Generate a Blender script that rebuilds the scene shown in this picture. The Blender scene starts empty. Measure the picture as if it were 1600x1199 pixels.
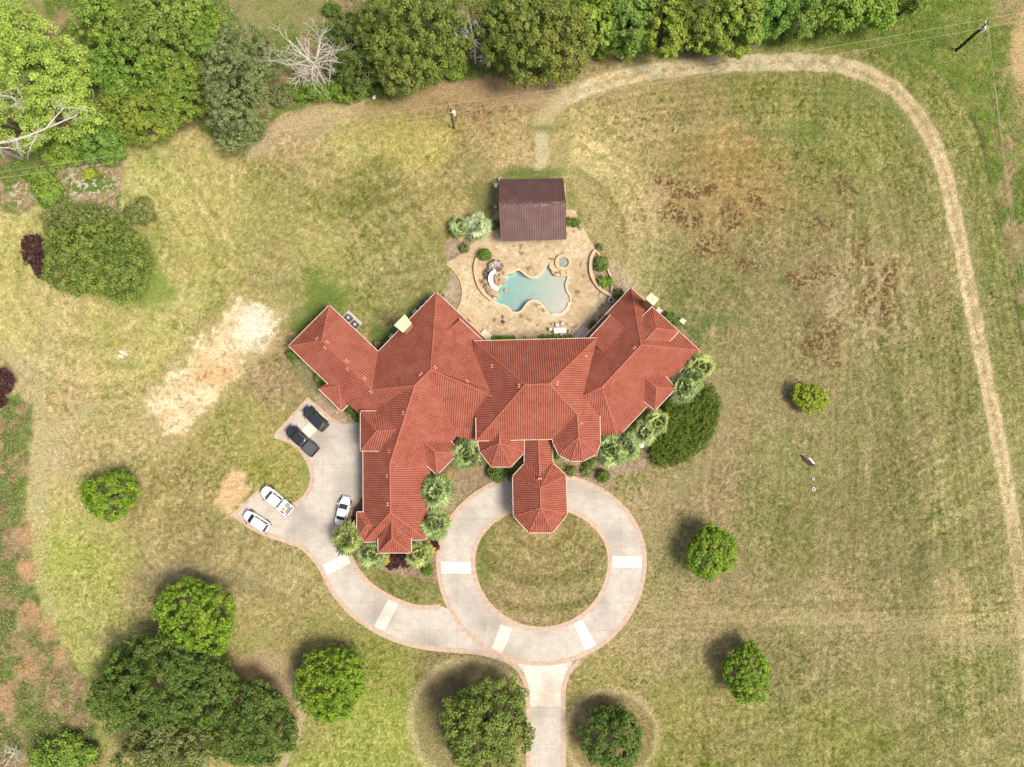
import bpy, bmesh, math, random
import numpy as np
from mathutils import Vector, Matrix
from mathutils.geometry import tessellate_polygon
R = math.radians
random.seed(7)
scene = bpy.context.scene
COL = scene.collection

# ------------------------------------------------------------------ camera
H, TILT, FPX = 110.0, R(4.2), 1100.0
CT, ST = math.cos(TILT), math.sin(TILT)
CAMLOC = (0.0, -H * math.tan(TILT), H)
cam = bpy.data.cameras.new('camera')
cam.sensor_width = 36.0
cam.lens = 36.0 * FPX / 1600.0
cam.clip_start = 1.0
cam.clip_end = 6000.0
camo = bpy.data.objects.new('camera', cam)
camo.location = CAMLOC
camo.rotation_euler = (TILT, 0, 0)
COL.objects.link(camo)
scene.camera = camo

# ------------------------------------------------------------------ sky, sun, exposure
SUN_EL, SUN_X, SUN_Y = R(59), 0.90, -0.44
world = bpy.data.worlds.new('World')
scene.world = world
world.use_nodes = True
wn = world.node_tree
sky = wn.nodes.new('ShaderNodeTexSky')
sky.sky_type = 'NISHITA'
sky.sun_disc = False
sky.sun_elevation = SUN_EL
sky.sun_rotation = math.atan2(SUN_X, SUN_Y)
sky.air_density = 1.0
sky.dust_density = 6.0
sky.ozone_density = 0.6
wn.links.new(sky.outputs[0], wn.nodes['Background'].inputs['Color'])
wn.nodes['Background'].inputs['Strength'].default_value = 0.128
sl = bpy.data.lights.new('sun', 'SUN')
sl.energy = 3.6
sl.angle = R(20.0)
sl.color = (1.0, 0.93, 0.82)
so = bpy.data.objects.new('sun', sl)
sd = Vector((SUN_X * math.cos(SUN_EL), SUN_Y * math.cos(SUN_EL), math.sin(SUN_EL)))
so.rotation_euler = sd.to_track_quat('Z', 'Y').to_euler()
so.location = sd * 150
COL.objects.link(so)
scene.view_settings.view_transform = 'Standard'
scene.view_settings.look = 'None'
scene.view_settings.exposure = 0.34
scene.view_settings.gamma = 1.0

# ------------------------------------------------------------------ pixel <-> place
def P(px, py, z=0.0):
    dx, dy = (px - 800.0) / FPX, -(py - 599.5) / FPX
    wy, wz = dy * CT + ST, dy * ST - CT
    t = (z - H) / wz
    return Vector((dx * t, CAMLOC[1] + wy * t, z))
def unproj(x, y, z=0.0):
    vx, vy, vz = x, np.minimum(y, 900.0) - CAMLOC[1], z - H
    cy, cz = vy * CT + vz * ST, -vy * ST + vz * CT
    return 800.0 + FPX * vx / -cz, 599.5 - FPX * cy / -cz

# ------------------------------------------------------------------ colours and materials
def lin(c):
    c = c / 255.0
    return c / 12.92 if c <= 0.04045 else ((c + 0.055) / 1.055) ** 2.4
def S(r, g, b, k=0.62):
    return (lin(r) * k, lin(g) * k, lin(b) * k, 1.0)
def newmat(name):
    m = bpy.data.materials.new(name)
    m.use_nodes = True
    nt = m.node_tree
    return m, nt, nt.nodes['Principled BSDF']
def N(nt, kind, **kw):
    n = nt.nodes.new(kind)
    for k, v in kw.items():
        if k in n.inputs.keys(): n.inputs[k].default_value = v
        else: setattr(n, k, v)
    return n
def ramp(nt, fac, stops):
    r = nt.nodes.new('ShaderNodeValToRGB')
    e = r.color_ramp.elements
    e[0].position, e[0].color = stops[0]
    e[1].position, e[1].color = stops[-1]
    for p, c in stops[1:-1]:
        x = e.new(p); x.color = c
    nt.links.new(fac, r.inputs[0])
    return r
def noisy(name, c1, c2, scale=3.0, rough=0.8, bump=0.0, detail=6.0, metallic=0.0, spec=0.3, c3=None, scale2=None):
    """two-tone noise material with optional second larger scale and bump"""
    m, nt, b = newmat(name)
    tc = N(nt, 'ShaderNodeTexCoord')
    nz = N(nt, 'ShaderNodeTexNoise', Scale=scale, Detail=detail, Roughness=0.65)
    nt.links.new(tc.outputs['Object'], nz.inputs['Vector'])
    st = [(0.32, c1), (0.68, c2)]
    r = ramp(nt, nz.outputs['Fac'], st)
    out = r.outputs[0]
    if c3 is not None:
        n2 = N(nt, 'ShaderNodeTexNoise', Scale=scale2 or scale * 0.15, Detail=4.0)
        nt.links.new(tc.outputs['Object'], n2.inputs['Vector'])
        r2 = ramp(nt, n2.outputs['Fac'], [(0.45, (0, 0, 0, 1)), (0.7, (1, 1, 1, 1))])
        mx = N(nt, 'ShaderNodeMixRGB')
        nt.links.new(r2.outputs[0], mx.inputs[0])
        nt.links.new(out, mx.inputs[1]); mx.inputs[2].default_value = c3
        out = mx.outputs[0]
    nt.links.new(out, b.inputs['Base Color'])
    b.inputs['Roughness'].default_value = rough
    b.inputs['Metallic'].default_value = metallic
    b.inputs['Specular IOR Level'].default_value = spec
    if bump:
        bp = N(nt, 'ShaderNodeBump', Strength=0.6, Distance=bump)
        nt.links.new(nz.outputs['Fac'], bp.inputs['Height'])
        nt.links.new(bp.outputs[0], b.inputs['Normal'])
    return m
def leafmat(name, trans=0.25):
    m, nt, b = newmat(name)
    at = N(nt, 'ShaderNodeAttribute', attribute_name='leaf')
    b.inputs['Roughness'].default_value = 0.55
    b.inputs['Specular IOR Level'].default_value = 0.25
    nt.links.new(at.outputs['Color'], b.inputs['Base Color'])
    tr = N(nt, 'ShaderNodeBsdfTranslucent')
    nt.links.new(at.outputs['Color'], tr.inputs['Color'])
    mx = N(nt, 'ShaderNodeMixShader'); mx.inputs[0].default_value = trans
    nt.links.new(b.outputs[0], mx.inputs[1]); nt.links.new(tr.outputs[0], mx.inputs[2])
    nt.links.new(mx.outputs[0], nt.nodes['Material Output'].inputs['Surface'])
    return m

# ------------------------------------------------------------------ objects
def tag(o, label=None, cat=None, group=None, kind=None):
    if label: o['label'] = label
    if cat: o['category'] = cat
    if group: o['group'] = group
    if kind: o['kind'] = kind
    return o
def wloc(o):
    v = Vector((0, 0, 0))
    while o is not None:
        v = v + o.location; o = o.parent
    return v
def empty(name, loc, label=None, cat=None, group=None, rz=0.0):
    o = bpy.data.objects.new(name, None)
    o.empty_display_size = 0.5
    o.location = loc; o.rotation_euler = (0, 0, rz)
    COL.objects.link(o)
    return tag(o, label, cat, group)
def obj(name, verts, faces, mat, parent=None, local=False, smooth=False):
    """one mesh object; verts are world places unless local"""
    if parent is not None and not local:
        off = wloc(parent)
        verts = [Vector(v) - off for v in verts]
    me = bpy.data.meshes.new(name)
    me.from_pydata([tuple(v) for v in verts], [], faces)
    if mat: me.materials.append(mat)
    if smooth: me.polygons.foreach_set('use_smooth', [True] * len(me.polygons))
    me.update()
    o = bpy.data.objects.new(name, me)
    COL.objects.link(o)
    if parent is not None: o.parent = parent
    return o
def settle(o):
    """move a top-level mesh's origin to the base centre of its mesh"""
    n = len(o.data.vertices)
    a = np.empty(n * 3); o.data.vertices.foreach_get('co', a); a = a.reshape(-1, 3)
    c = (a.min(0) + a.max(0)) / 2; c[2] = a[:, 2].min()
    a -= c
    o.data.vertices.foreach_set('co', a.ravel())
    o.location = Vector(o.location) + Vector(c)
    o.data.update()
    return o
class MB:
    def __init__(s): s.v = []; s.f = []
    def add(s, vs, fs):
        n = len(s.v); s.v += [Vector(v) for v in vs]; s.f += [tuple(i + n for i in f) for f in fs]
    def box(s, x0, x1, y0, y1, z0, z1, M=None, bev=0.0):
        if bev:
            b = bev
            vs, fs = [], []
            for (z, i) in ((z0, 0), (z1 - b, 0), (z1, b)):
                vs += [(x0+i+b*0.6, y0+i, z), (x1-i-b*0.6, y0+i, z), (x1-i, y0+i+b*0.6, z), (x1-i, y1-i-b*0.6, z), (x1-i-b*0.6, y1-i, z), (x0+i+b*0.6, y1-i, z), (x0+i, y1-i-b*0.6, z), (x0+i, y0+i+b*0.6, z)]
            fs = [tuple(range(7, -1, -1)), tuple(range(16, 24))]
            for l in (0, 8):
                for k in range(8): fs.append((l+k, l+(k+1) % 8, l+8+(k+1) % 8, l+8+k))
        else:
            vs = [(x0,y0,z0),(x1,y0,z0),(x1,y1,z0),(x0,y1,z0),(x0,y0,z1),(x1,y0,z1),(x1,y1,z1),(x0,y1,z1)]
            fs = [(3,2,1,0),(4,5,6,7),(0,1,5,4),(1,2,6,5),(2,3,7,6),(3,0,4,7)]
        if M is not None: vs = [M @ Vector(v) for v in vs]
        s.add(vs, fs)
    def cyl(s, c, r, z0, z1, n=12, r2=None):
        r2 = r if r2 is None else r2
        vs = []
        for z, q in ((z0, r), (z1, r2)):
            vs += [(c[0]+q*math.cos(2*math.pi*k/n), c[1]+q*math.sin(2*math.pi*k/n), z) for k in range(n)]
        fs = [tuple(range(n-1, -1, -1)), tuple(range(n, 2*n))] + [(k, (k+1) % n, n+(k+1) % n, n+k) for k in range(n)]
        s.add(vs, fs)
    def tube(s, pts, r0, r1=None, n=6):
        r1 = r0 if r1 is None else r1
        pts = [Vector(p) for p in pts]
        rings = []; m = len(pts)
        vs, fs = [], []
        for i, p in enumerate(pts):
            d = (pts[min(i+1, m-1)] - pts[max(i-1, 0)])
            d = d.normalized() if d.length > 1e-6 else Vector((0, 0, 1))
            a = d.orthogonal().normalized(); b = d.cross(a)
            rr = r0 + (r1 - r0) * i / max(1, m-1)
            for k in range(n):
                t = 2*math.pi*k/n
                vs.append(p + a*math.cos(t)*rr + b*math.sin(t)*rr)
        for i in range(m-1):
            for k in range(n):
                fs.append((i*n+k, i*n+(k+1) % n, (i+1)*n+(k+1) % n, (i+1)*n+k))
        fs += [tuple(range(n-1, -1, -1)), tuple(range((m-1)*n, m*n))]
        s.add(vs, fs)
    def ring(s, c, r0, r1, z0, z1, n=24):
        vs = []
        for q, z in ((r0, z0), (r1, z0), (r1, z1), (r0, z1)):
            vs += [(c[0]+q*math.cos(2*math.pi*k/n), c[1]+q*math.sin(2*math.pi*k/n), z) for k in range(n)]
        fs = []
        for l in range(4):
            m = (l+1) % 4
            for k in range(n): fs.append((l*n+k, l*n+(k+1) % n, m*n+(k+1) % n, m*n+k))
        s.add(vs, fs)
    def prism(s, loops, z0, z1):
        """flat slab from loops of (x, y): the first is the outline, others are holes"""
        L3 = [[Vector((p[0], p[1], 0)) for p in l] for l in loops]
        flat = [p for l in L3 for p in l]
        tris = tessellate_polygon(L3)
        n = len(flat)
        vs = [(p.x, p.y, z1) for p in flat] + [(p.x, p.y, z0) for p in flat]
        fs = []
        for t in tris:
            a, b, c = [flat[i] for i in t]
            if (b-a).cross(c-a).z < 0: t = (t[2], t[1], t[0])
            fs.append(tuple(t)); fs.append((t[2]+n, t[1]+n, t[0]+n))
        o = 0
        for l in L3:
            m = len(l)
            for k in range(m): fs.append((o+k, o+(k+1) % m, o+(k+1) % m+n, o+k+n))
            o += m
        s.add(vs, fs)
    def build(s, name, mat, parent=None, local=False, smooth=False):
        return obj(name, s.v, s.f, mat, parent, local, smooth)
def px2(pts, z=0.0):
    return [(P(a, b, z).x, P(a, b, z).y) for a, b in pts]
def smoothloop(pts, k=4, closed=True):
    """Catmull-Rom through 2-D points"""
    n = len(pts); out = []
    rng = range(n) if closed else range(n-1)
    for i in rng:
        g = lambda j: pts[j % n] if closed else pts[min(max(j, 0), n-1)]
        p0, p1, p2, p3 = g(i-1), g(i), g(i+1), g(i+2)
        for q in range(k):
            t = q / k
            out.append(tuple(0.5*((2*p1[c]) + (-p0[c]+p2[c])*t + (2*p0[c]-5*p1[c]+4*p2[c]-p3[c])*t*t + (-p0[c]+3*p1[c]-3*p2[c]+p3[c])*t**3) for c in (0, 1)))
    if not closed: out.append(tuple(pts[-1][:2]))
    return out
def strip(pts, w, z0, z1, closed=False, side=0.0):
    """slab of width w along 2-D points (world); side shifts it sideways"""
    n = len(pts); L, Rr = [], []
    for i in range(n):
        a = Vector(pts[(i-1) % n] if closed else pts[max(i-1, 0)]); b = Vector(pts[(i+1) % n] if closed else pts[min(i+1, n-1)])
        d = (b - a); d = d.normalized() if d.length > 1e-9 else Vector((1, 0))
        nn = Vector((-d.y, d.x)); p = Vector(pts[i]) + nn * side
        L.append(p + nn*w/2); Rr.append(p - nn*w/2)
    m = MB(); vs = []
    for i in range(n):
        vs += [(L[i].x, L[i].y, z1), (Rr[i].x, Rr[i].y, z1), (Rr[i].x, Rr[i].y, z0), (L[i].x, L[i].y, z0)]
    fs = []
    for i in range(n if closed else n-1):
        a, b = 4*i, 4*((i+1) % n)
        for k in range(4): fs.append((a+k, a+(k+1) % 4, b+(k+1) % 4, b+k))
    if not closed: fs += [(0, 3, 2, 1), (4*n-4, 4*n-3, 4*n-2, 4*n-1)]
    m.add(vs, fs)
    return m

# ------------------------------------------------------------------ numpy noise
_rt = np.random.RandomState(11).rand(512, 512)
def vnoise(x, y, s, seed=0):
    x = x / s + seed * 17.13; y = y / s + seed * 9.71
    xi = np.floor(x).astype(int); yi = np.floor(y).astype(int)
    fx = x - xi; fy = y - yi
    fx = fx*fx*(3-2*fx); fy = fy*fy*(3-2*fy)
    a = _rt[xi % 512, yi % 512]; b = _rt[(xi+1) % 512, yi % 512]
    c = _rt[xi % 512, (yi+1) % 512]; d = _rt[(xi+1) % 512, (yi+1) % 512]
    return (a*(1-fx)+b*fx)*(1-fy) + (c*(1-fx)+d*fx)*fy
def fbm(x, y, s, seed=0, o=4):
    r = 0; a = 0.5; t = 0
    for i in range(o):
        r = r + a*vnoise(x, y, s, seed+i*3); t += a; a *= 0.55; s *= 0.5
    return r / t
def sst(e0, e1, x):
    t = np.clip((x-e0)/(e1-e0), 0, 1); return t*t*(3-2*t)
def pdist(px, py, pts):
    best = np.full(px.shape, 1e9)
    for (ax, ay), (bx, by) in zip(pts[:-1], pts[1:]):
        dx, dy = bx-ax, by-ay
        t = np.clip(((px-ax)*dx+(py-ay)*dy)/(dx*dx+dy*dy), 0, 1)
        best = np.minimum(best, np.hypot(px-ax-t*dx, py-ay-t*dy))
    return best
def inpoly(px, py, pts):
    c = np.zeros(px.shape, bool); n = len(pts)
    for i in range(n):
        (ax, ay), (bx, by) = pts[i], pts[(i+1) % n]
        if ay == by: continue
        k = ((ay > py) != (by > py)) & (px < (bx-ax)*(py-ay)/(by-ay)+ax)
        c ^= k
    return c
def sdf(px, py, pts):
    d = pdist(px, py, pts+[pts[0]])
    return np.where(inpoly(px, py, pts), d, -d)      # positive inside
def fastmesh(name, V, Fq, mat, parent=None, cols=None, attr='leaf', local=True):
    """V (n,3) and Fq (m,4) arrays to a mesh object; cols per vertex (n,3)"""
    if parent is not None and not local:
        V = V - np.array(wloc(parent))
    me = bpy.data.meshes.new(name)
    k = Fq.shape[1]
    me.vertices.add(len(V)); me.vertices.foreach_set('co', V.astype(np.float32).ravel())
    me.loops.add(Fq.size); me.loops.foreach_set('vertex_index', Fq.astype(np.int32).ravel())
    me.polygons.add(len(Fq)); me.polygons.foreach_set('loop_start', np.arange(0, Fq.size, k, dtype=np.int32))
    me.update(calc_edges=True)
    if cols is not None:
        a = me.attributes.new(attr, 'FLOAT_COLOR', 'POINT')
        c4 = np.ones((len(V), 4), np.float32); c4[:, :3] = cols
        a.data.foreach_set('color', c4.ravel())
    if mat: me.materials.append(mat)
    o = bpy.data.objects.new(name, me)
    COL.objects.link(o)
    if parent is not None: o.parent = parent
    return o
# ================================================================== GROUND
def srgb_lin(a):
    a = np.clip(a, 0, 255) / 255.0
    return np.where(a <= 0.04045, a/12.92, ((a+0.055)/1.055)**2.4)
CP = [(20,20,120,135,70),(420,10,135,132,84),(250,260,186,180,114),(300,300,180,174,106),(420,210,188,168,122),(300,400,172,165,98),
(450,300,160,153,94),(550,220,182,172,108),(650,220,186,174,104),(600,320,144,140,84),(500,400,165,160,95),(620,420,160,153,98),
(650,480,146,144,88),(540,460,138,146,78),(700,300,164,152,98),(780,150,168,138,102),(700,140,168,142,102),(800,230,186,167,116),
(920,200,182,167,112),(950,300,172,158,106),(920,250,172,162,106),(1000,250,172,158,106),(1100,200,167,152,102),(1200,150,152,150,87),
(1250,220,146,146,82),(1150,270,177,152,97),(1350,200,150,150,85),(1400,300,150,147,90),(1400,450,165,152,102),(1300,450,165,150,106),
(1200,480,152,146,96),(1100,470,148,146,92),(1180,560,162,152,102),(1200,640,167,154,107),(1150,700,168,154,108),(1050,760,168,153,108),
(1040,850,167,156,106),(1250,720,150,150,92),(1350,650,145,145,90),(1350,800,145,140,90),(1450,700,150,146,92),(1250,850,150,145,92),
(1180,950,160,149,100),(1300,960,174,160,112),(1500,960,172,160,108),(1400,900,145,141,90),(1050,980,178,160,117),(1250,1050,155,149,96),
(1080,1100,165,158,95),(1050,1180,152,152,82),(1300,1150,155,155,86),(1500,1080,150,148,90),(1590,1150,156,151,95),(1550,850,157,152,97),
(1590,700,150,150,90),(1560,1000,176,162,116),(30,400,182,176,106),(100,480,192,181,122),(30,470,186,180,112),(250,480,178,175,106),
(60,560,192,177,130),(120,600,192,174,122),(200,550,182,174,107),(90,700,190,174,122),(200,690,187,172,120),(100,760,192,180,120),
(100,870,177,180,97),(150,900,173,176,95),(200,850,182,174,107),(120,980,174,174,102),(250,820,170,156,105),(300,760,160,148,95),
(250,900,160,146,104),(350,900,166,153,106),(430,920,161,151,96),(400,970,166,156,98),(450,1010,160,150,92),(440,890,172,161,108),
(350,620,165,155,95),(400,650,167,159,97),(440,730,166,161,90),(420,580,166,147,107),(440,600,166,147,107),(430,430,166,156,102),
(580,1050,154,157,80),(600,1120,170,178,90),(560,1180,165,172,90),(700,1060,150,140,92),(400,1050,188,163,128),(640,900,142,140,82),
(850,830,156,144,92),(850,930,160,147,100),(940,1060,165,155,97),(700,745,142,137,82),(560,100,110,115,62),(1450,80,125,138,66),
(1590,300,128,136,72),(200,330,182,178,108),(330,240,182,170,110),(500,190,182,166,118),(1490,170,145,148,82),(1560,450,140,142,84)]
TRACK = [(845,186),(868,162),(900,145),(950,127),(1010,113),(1080,105),(1150,98),(1250,97),(1310,101),(1360,116),(1400,140),(1435,180),(1460,225),(1477,270),(1490,330),(1504,400),(1519,480),(1535,560),(1551,640),(1566,720),(1580,800),(1592,880),(1603,960),(1610,1100)]
ROUGH_TOP = [(-400,-500),(-400,330),(0,330),(30,335),(60,320),(90,330),(150,345),(190,330),(195,215),(310,200),(330,215),(400,225),(440,178),(500,165),(580,150),(640,140),(700,128),(760,122),(900,122),(925,100),(945,86),(1100,88),(1150,82),(1230,72),(1380,78),(1440,94),(1478,122),(1500,152),(1520,185),(1533,215),(1540,250),(1548,290),(1562,345),(1578,425),(1592,505),(1605,580),(1612,700),(2100,900),(2100,-500)]
ROUGH_LEFT = [(-500,605),(0,612),(25,618),(50,632),(46,720),(42,800),(47,880),(56,930),(70,970),(92,1005),(115,1035),(132,1060),(150,1120),(165,1199),(150,1800),(-500,1800)]
BARE1 = [(375,462),(410,470),(436,492),(425,520),(408,545),(375,575),(345,615),(312,650),(285,684),(262,675),(236,648),(238,612),(262,590),(285,560),(320,520),(350,485)]
BARE2 = [(362,734),(385,742),(393,768),(378,792),(352,806),(338,792),(340,762)]
RED = [(1040,285,22,14),(1070,300,26,16),(1060,335,28,18),(1085,345,24,14),(1110,295,12,18),(1105,380,30,20),(1090,395,16,12),(1140,335,26,18),(1145,350,18,10),(1178,308,12,18),(1185,325,14,12),(1225,327,14,8),(1160,290,8,5),(1320,290,14,22),(1315,275,10,8),(1275,350,26,14),(1165,415,26,9),(1265,385,9,6),(1245,440,26,16),(1290,425,20,14),(1350,412,24,18),(1390,430,16,30),(1355,470,16,40),(1290,520,26,32),(1270,545,20,14),(1380,480,20,30),(1215,290,8,5),(1330,310,8,16),(1150,330,12,6),(1300,560,16,12),(1350,380,14,8)]
def ground_colours(px, py):
    acc = np.zeros(px.shape+(3,)); ws = np.zeros(px.shape)
    wx = px + 50*(fbm(px, py, 90, 3)-0.5)*2; wy = py + 50*(fbm(px, py, 90, 5)-0.5)*2
    for (a, b, r, g, bl) in CP:
        w = 1.0/((wx-a)**2+(wy-b)**2+500.0)**1.7
        acc += w[..., None]*np.array((r, g, bl), float); ws += w
    c = acc/ws[..., None]
    n1 = fbm(px, py, 60, 1); n2 = fbm(px, py, 16, 2); n3 = fbm(px, py, 6, 4, 3); n4 = vnoise(px, py, 2.6, 8)
    green = np.array((-24, -4, -22.0)); tan = np.array((20, 9, 20.0)); dark = np.array((-34, -30, -24.0))
    c = c + ((n1-0.5)*2.6)[..., None]*(tan-green)*0.16
    c = c + ((n2-0.5)*2.6)[..., None]*(tan-green)*0.17
    c = c + ((n3-0.5)*2.4)[..., None]*np.array((20, 15, 15.0))
    c = c + ((n4-0.5)*1.0)[..., None]*np.array((34, 32, 28.0))
    c = c + ((vnoise(px, py, 4.4, 9)-0.5)*1.0)[..., None]*np.array((26, 22, 22.0))
    c = c + np.array((2, -4, -2.0))
    # weeds: dark green flecks, stronger on the right field and near the house
    wd = sst(0.62, 0.76, vnoise(px, py, 3.1, 21))*sst(0.45, 0.62, fbm(px, py, 70, 30))
    c = c + wd[..., None]*np.array((-34, -24, -28.0))
    wp = sst(0.66, 0.80, vnoise(px, py, 4.5, 27))*sst(0.42, 0.6, fbm(px, py, 55, 33))
    c = c + wp[..., None]*np.array((24, 20, 18.0))*0.8
    # mowing lines
    def lines(coord, s, seed, lo=0.0):
        return vnoise(coord + 4*(fbm(px, py, 45, seed)-0.5), px*0+seed, s, seed)-0.5
    wR = sst(1010, 1120, px)*(1-sst(1500, 1560, px))
    wS = np.exp(-((py-965)/48.0)**2)*sst(1000, 1060, px)
    v = (1.0*lines(px+0.04*py, 5, 41))*(wR*(1-wS))*sst(0.35, 0.75, fbm(px, py*0.5, 40, 43))*1.6
    c = c + v[..., None]*np.array((34, 26, 26.0))
    v = 0.8*(lines(py+0.05*(px-1000), 5, 44)+0.6*lines(py, 11, 45))*wS
    c = c + (v*0.8+0.10*wS)[..., None]*np.array((42, 34, 32.0))
    d1 = np.hypot(px-1420, (py-760)*1.0)
    dd = (px-1300)*0.5+(py-700)*0.86
    v = (lines(dd, 6, 46))*sst(1380, 1450, px)*sst(560, 700, py)*(1-sst(880, 930, py))
    c = c + v[..., None]*np.array((40, 34, 30.0))
    ra = np.hypot(px-845, py-385)
    v = lines(ra, 7, 47)*sst(120, 140, ra)*(1-sst(190, 230, ra))*sst(880, 900, px)
    c = c + (v*1.3+0.08)[..., None]*np.array((40, 34, 32.0))*sst(880, 900, px)[..., None]*(1-sst(190, 240, ra))[..., None]
    ra = np.hypot((px-846)*0.9, py-812)*np.where(py < 812, 1.25, 1.0)
    v = lines(ra, 6, 48)*(np.hypot(px-846, py-876) < 106)
    c = c + (v*0.9)[..., None]*np.array((42, 34, 34.0))
    ra = np.hypot(px-300, py-835)
    v = lines(ra, 5, 49)*(1-sst(90, 120, ra))
    c = c + v[..., None]*np.array((38, 34, 30.0))
    ra = np.hypot(px-150, py-420)
    v = lines(ra, 9, 50)*(1-sst(210, 260, ra))*sst(90, 110, ra)
    c = c + v[..., None]*np.array((26, 22, 20.0))
    dd = (px-380)*0.45-(py-930)*0.9
    v = lines(dd, 6, 51)*np.exp(-(((px-400)/110.0)**2+((py-930)/70.0)**2))
    c = c + v[..., None]*np.array((44, 36, 34.0))
    dd = (px-1200)*0.42-(py-1150)*-0.9
    v = lines(dd, 7, 52)*sst(1010, 1050, px)*sst(1040, 1100, py)*0.7
    c = c + v[..., None]*np.array((36, 30, 28.0))
    dd = (px-600)*0.5+(py-350)*0.85
    v = lines(dd, 8, 53)*sst(480, 560, px)*(1-sst(760, 790, px))*sst(230, 280, py)*(1-sst(430, 480, py))
    c = c + v[..., None]*np.array((30, 26, 24.0))
    tdist = pdist(px, py, TRACK)
    v = 0.65*lines(tdist, 5, 55)*(1-sst(150, 240, tdist))*sst(14, 20, tdist)*sst(900, 1000, px)
    c = c + (v*1.1)[..., None]*np.array((34, 28, 26.0))
    dd = px*0.8-py*0.6
    v = lines(dd, 7, 56)*np.exp(-(((px-640)/150.0)**2+((py-350)/90.0)**2))
    c = c + v[..., None]*np.array((34, 28, 26.0))
    ra = np.hypot(px-560, py-120)
    v = lines(ra, 9, 57)*sst(60, 120, ra)*(1-sst(330, 400, ra))*sst(200, 260, py)*(1-sst(420, 480, py))
    c = c + (v*0.8)[..., None]*np.array((28, 24, 22.0))
    def over(mask, col, nz=None):
        nonlocal c
        col = np.array(col, float)
        c = c*(1-mask[..., None]) + col*mask[..., None] + (0 if nz is None else (nz*mask)[..., None])
    # green and brown patches that sit on the lawn
    for (a, b, rx, ry, col, k) in [(1120,500,45,12,(108,126,68),.6),(1085,520,22,14,(98,118,60),.6),(1250,205,75,18,(128,138,70),.5),(1340,150,60,26,(130,140,72),.5),
        (830,270,70,14,(112,122,62),.8),(755,300,24,34,(128,124,74),.7),(500,470,36,44,(112,128,58),.8),(478,500,34,30,(112,126,56),.85),(600,525,30,22,(96,116,50),.75),(640,480,40,26,(140,142,80),.5),(892,300,10,30,(130,136,72),.6),
        (232,455,45,34,(128,148,66),.6),(240,420,20,60,(136,152,70),.5),(1225,440,14,7,(104,136,74),.8),(450,480,30,24,(170,160,110),.4),(195,573,26,8,(132,138,74),.6),
        (740,255,30,24,(150,142,90),.5),(478,735,12,34,(140,148,78),.6),(640,1110,60,24,(150,160,72),.5),(520,980,90,14,(150,146,84),.4),(700,918,40,22,(128,128,74),.4),
        (690,770,28,50,(122,124,68),.6),(755,745,40,18,(118,122,62),.6),(400,1000,60,20,(168,158,100),.5),(860,800,40,20,(118,124,64),.5),(755,875,14,50,(120,126,66),.5),
        (1110,880,60,44,(158,140,106),.5),(1160,1050,60,44,(150,134,96),.5),(275,925,40,44,(150,134,98),.6),(200,1005,60,24,(156,136,104),.6),(480,1040,36,36,(140,124,86),.5),
        (1250,640,30,24,(166,142,114),.6),(235,200,40,14,(176,160,116),.6),(400,235,26,12,(196,176,140),.6),(470,195,50,16,(196,166,130),.6),(90,720,24,24,(206,184,150),.4),(95,870,26,60,(172,176,92),.3)]:
        d = np.sqrt(((px-a)/rx)**2+((py-b)/ry)**2) + (n2-0.5)*1.3
        over((1-sst(0.35, 1.25, d))*k, col, (n3-0.5)[..., None]*np.array((26, 24, 20.0)) if False else None)
    # rusty clover: speckled
    sp = vnoise(px, py, 2.4, 61)*0.6+vnoise(px, py, 5.5, 62)*0.4
    rm = np.zeros(px.shape)
    for (a, b, rx, ry) in RED:
        d = np.sqrt(((px-a)/rx)**2+((py-b)/ry)**2) + (n2-0.5)*1.8
        rm = np.maximum(rm, 1-sst(0.5, 1.25, d))
    rm *= 0.85
    over(rm*0.15, (172, 146, 104)); over(np.minimum(rm*1.25, 1)*sst(0.48, 0.56, sp), (122, 88, 58))
    d = np.sqrt(((px-1215)/180.0)**2+((py-400)/130.0)**2)+(n1-0.5)*1.4
    over((1-sst(0.5, 1.0, d))*sst(0.60, 0.72, sp)*0.55, (132, 102, 70))
    d = np.sqrt(((px-1345)/75.0)**2+((py-470)/110.0)**2)+(n1-0.5)*1.2
    over((1-sst(0.5, 1.0, d))*sst(0.55, 0.7, vnoise(px, py, 5, 64))*0.65, (212, 190, 150))
    d = np.sqrt(((px-1303)/14.0)**2+((py-485)/46.0)**2)+(n2-0.5)*1.4
    over((1-sst(0.2, 1.2, d))*0.5*sst(.4,.6,n3), (222, 202, 166))
    # bare sandy soil
    wob = (fbm(px, py, 26, 70)-0.5)*46 + (n3-0.5)*22
    m = sst(-7, 10, sdf(px, py, BARE1)+wob*0.95+1)
    col = np.array((236, 208, 166.0)) + ((n2-0.5)*2)[..., None]*np.array((26, 38, 44.0))
    wh = np.exp(-(((px-402)/28.0)**2+((py-508)/42.0)**2))
    col = col + (np.clip(wh*1.25, 0, 1)*0.8)[..., None]*(np.array((238, 226, 208.0))-col)
    oc = np.exp(-(((px-325)/40.0)**2+((py-580)/30.0)**2))*fbm(px, py, 20, 72)
    col = col + oc[..., None]*(np.array((218, 160, 108.0))-col)*1.0
    spk = sst(0.68, 0.8, vnoise(px, py, 3.6, 73))
    col = col + spk[..., None]*np.array((-38, -34, -30.0))*(1-np.clip(wh, 0, 1))[..., None] + ((n3-.5)*30)[..., None]
    c = c*(1-m[..., None]) + col*m[..., None]
    d = sst(-26, 0, sdf(px, py, BARE1)+wob*0.9)*(1-m)
    over(d*0.45, (204, 182, 134))
    m = sst(-6, 8, sdf(px, py, BARE2)+wob*0.4)
    over(m, (224, 186, 140), None); c = c + (m*(n3-0.5)*40)[..., None]
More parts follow.
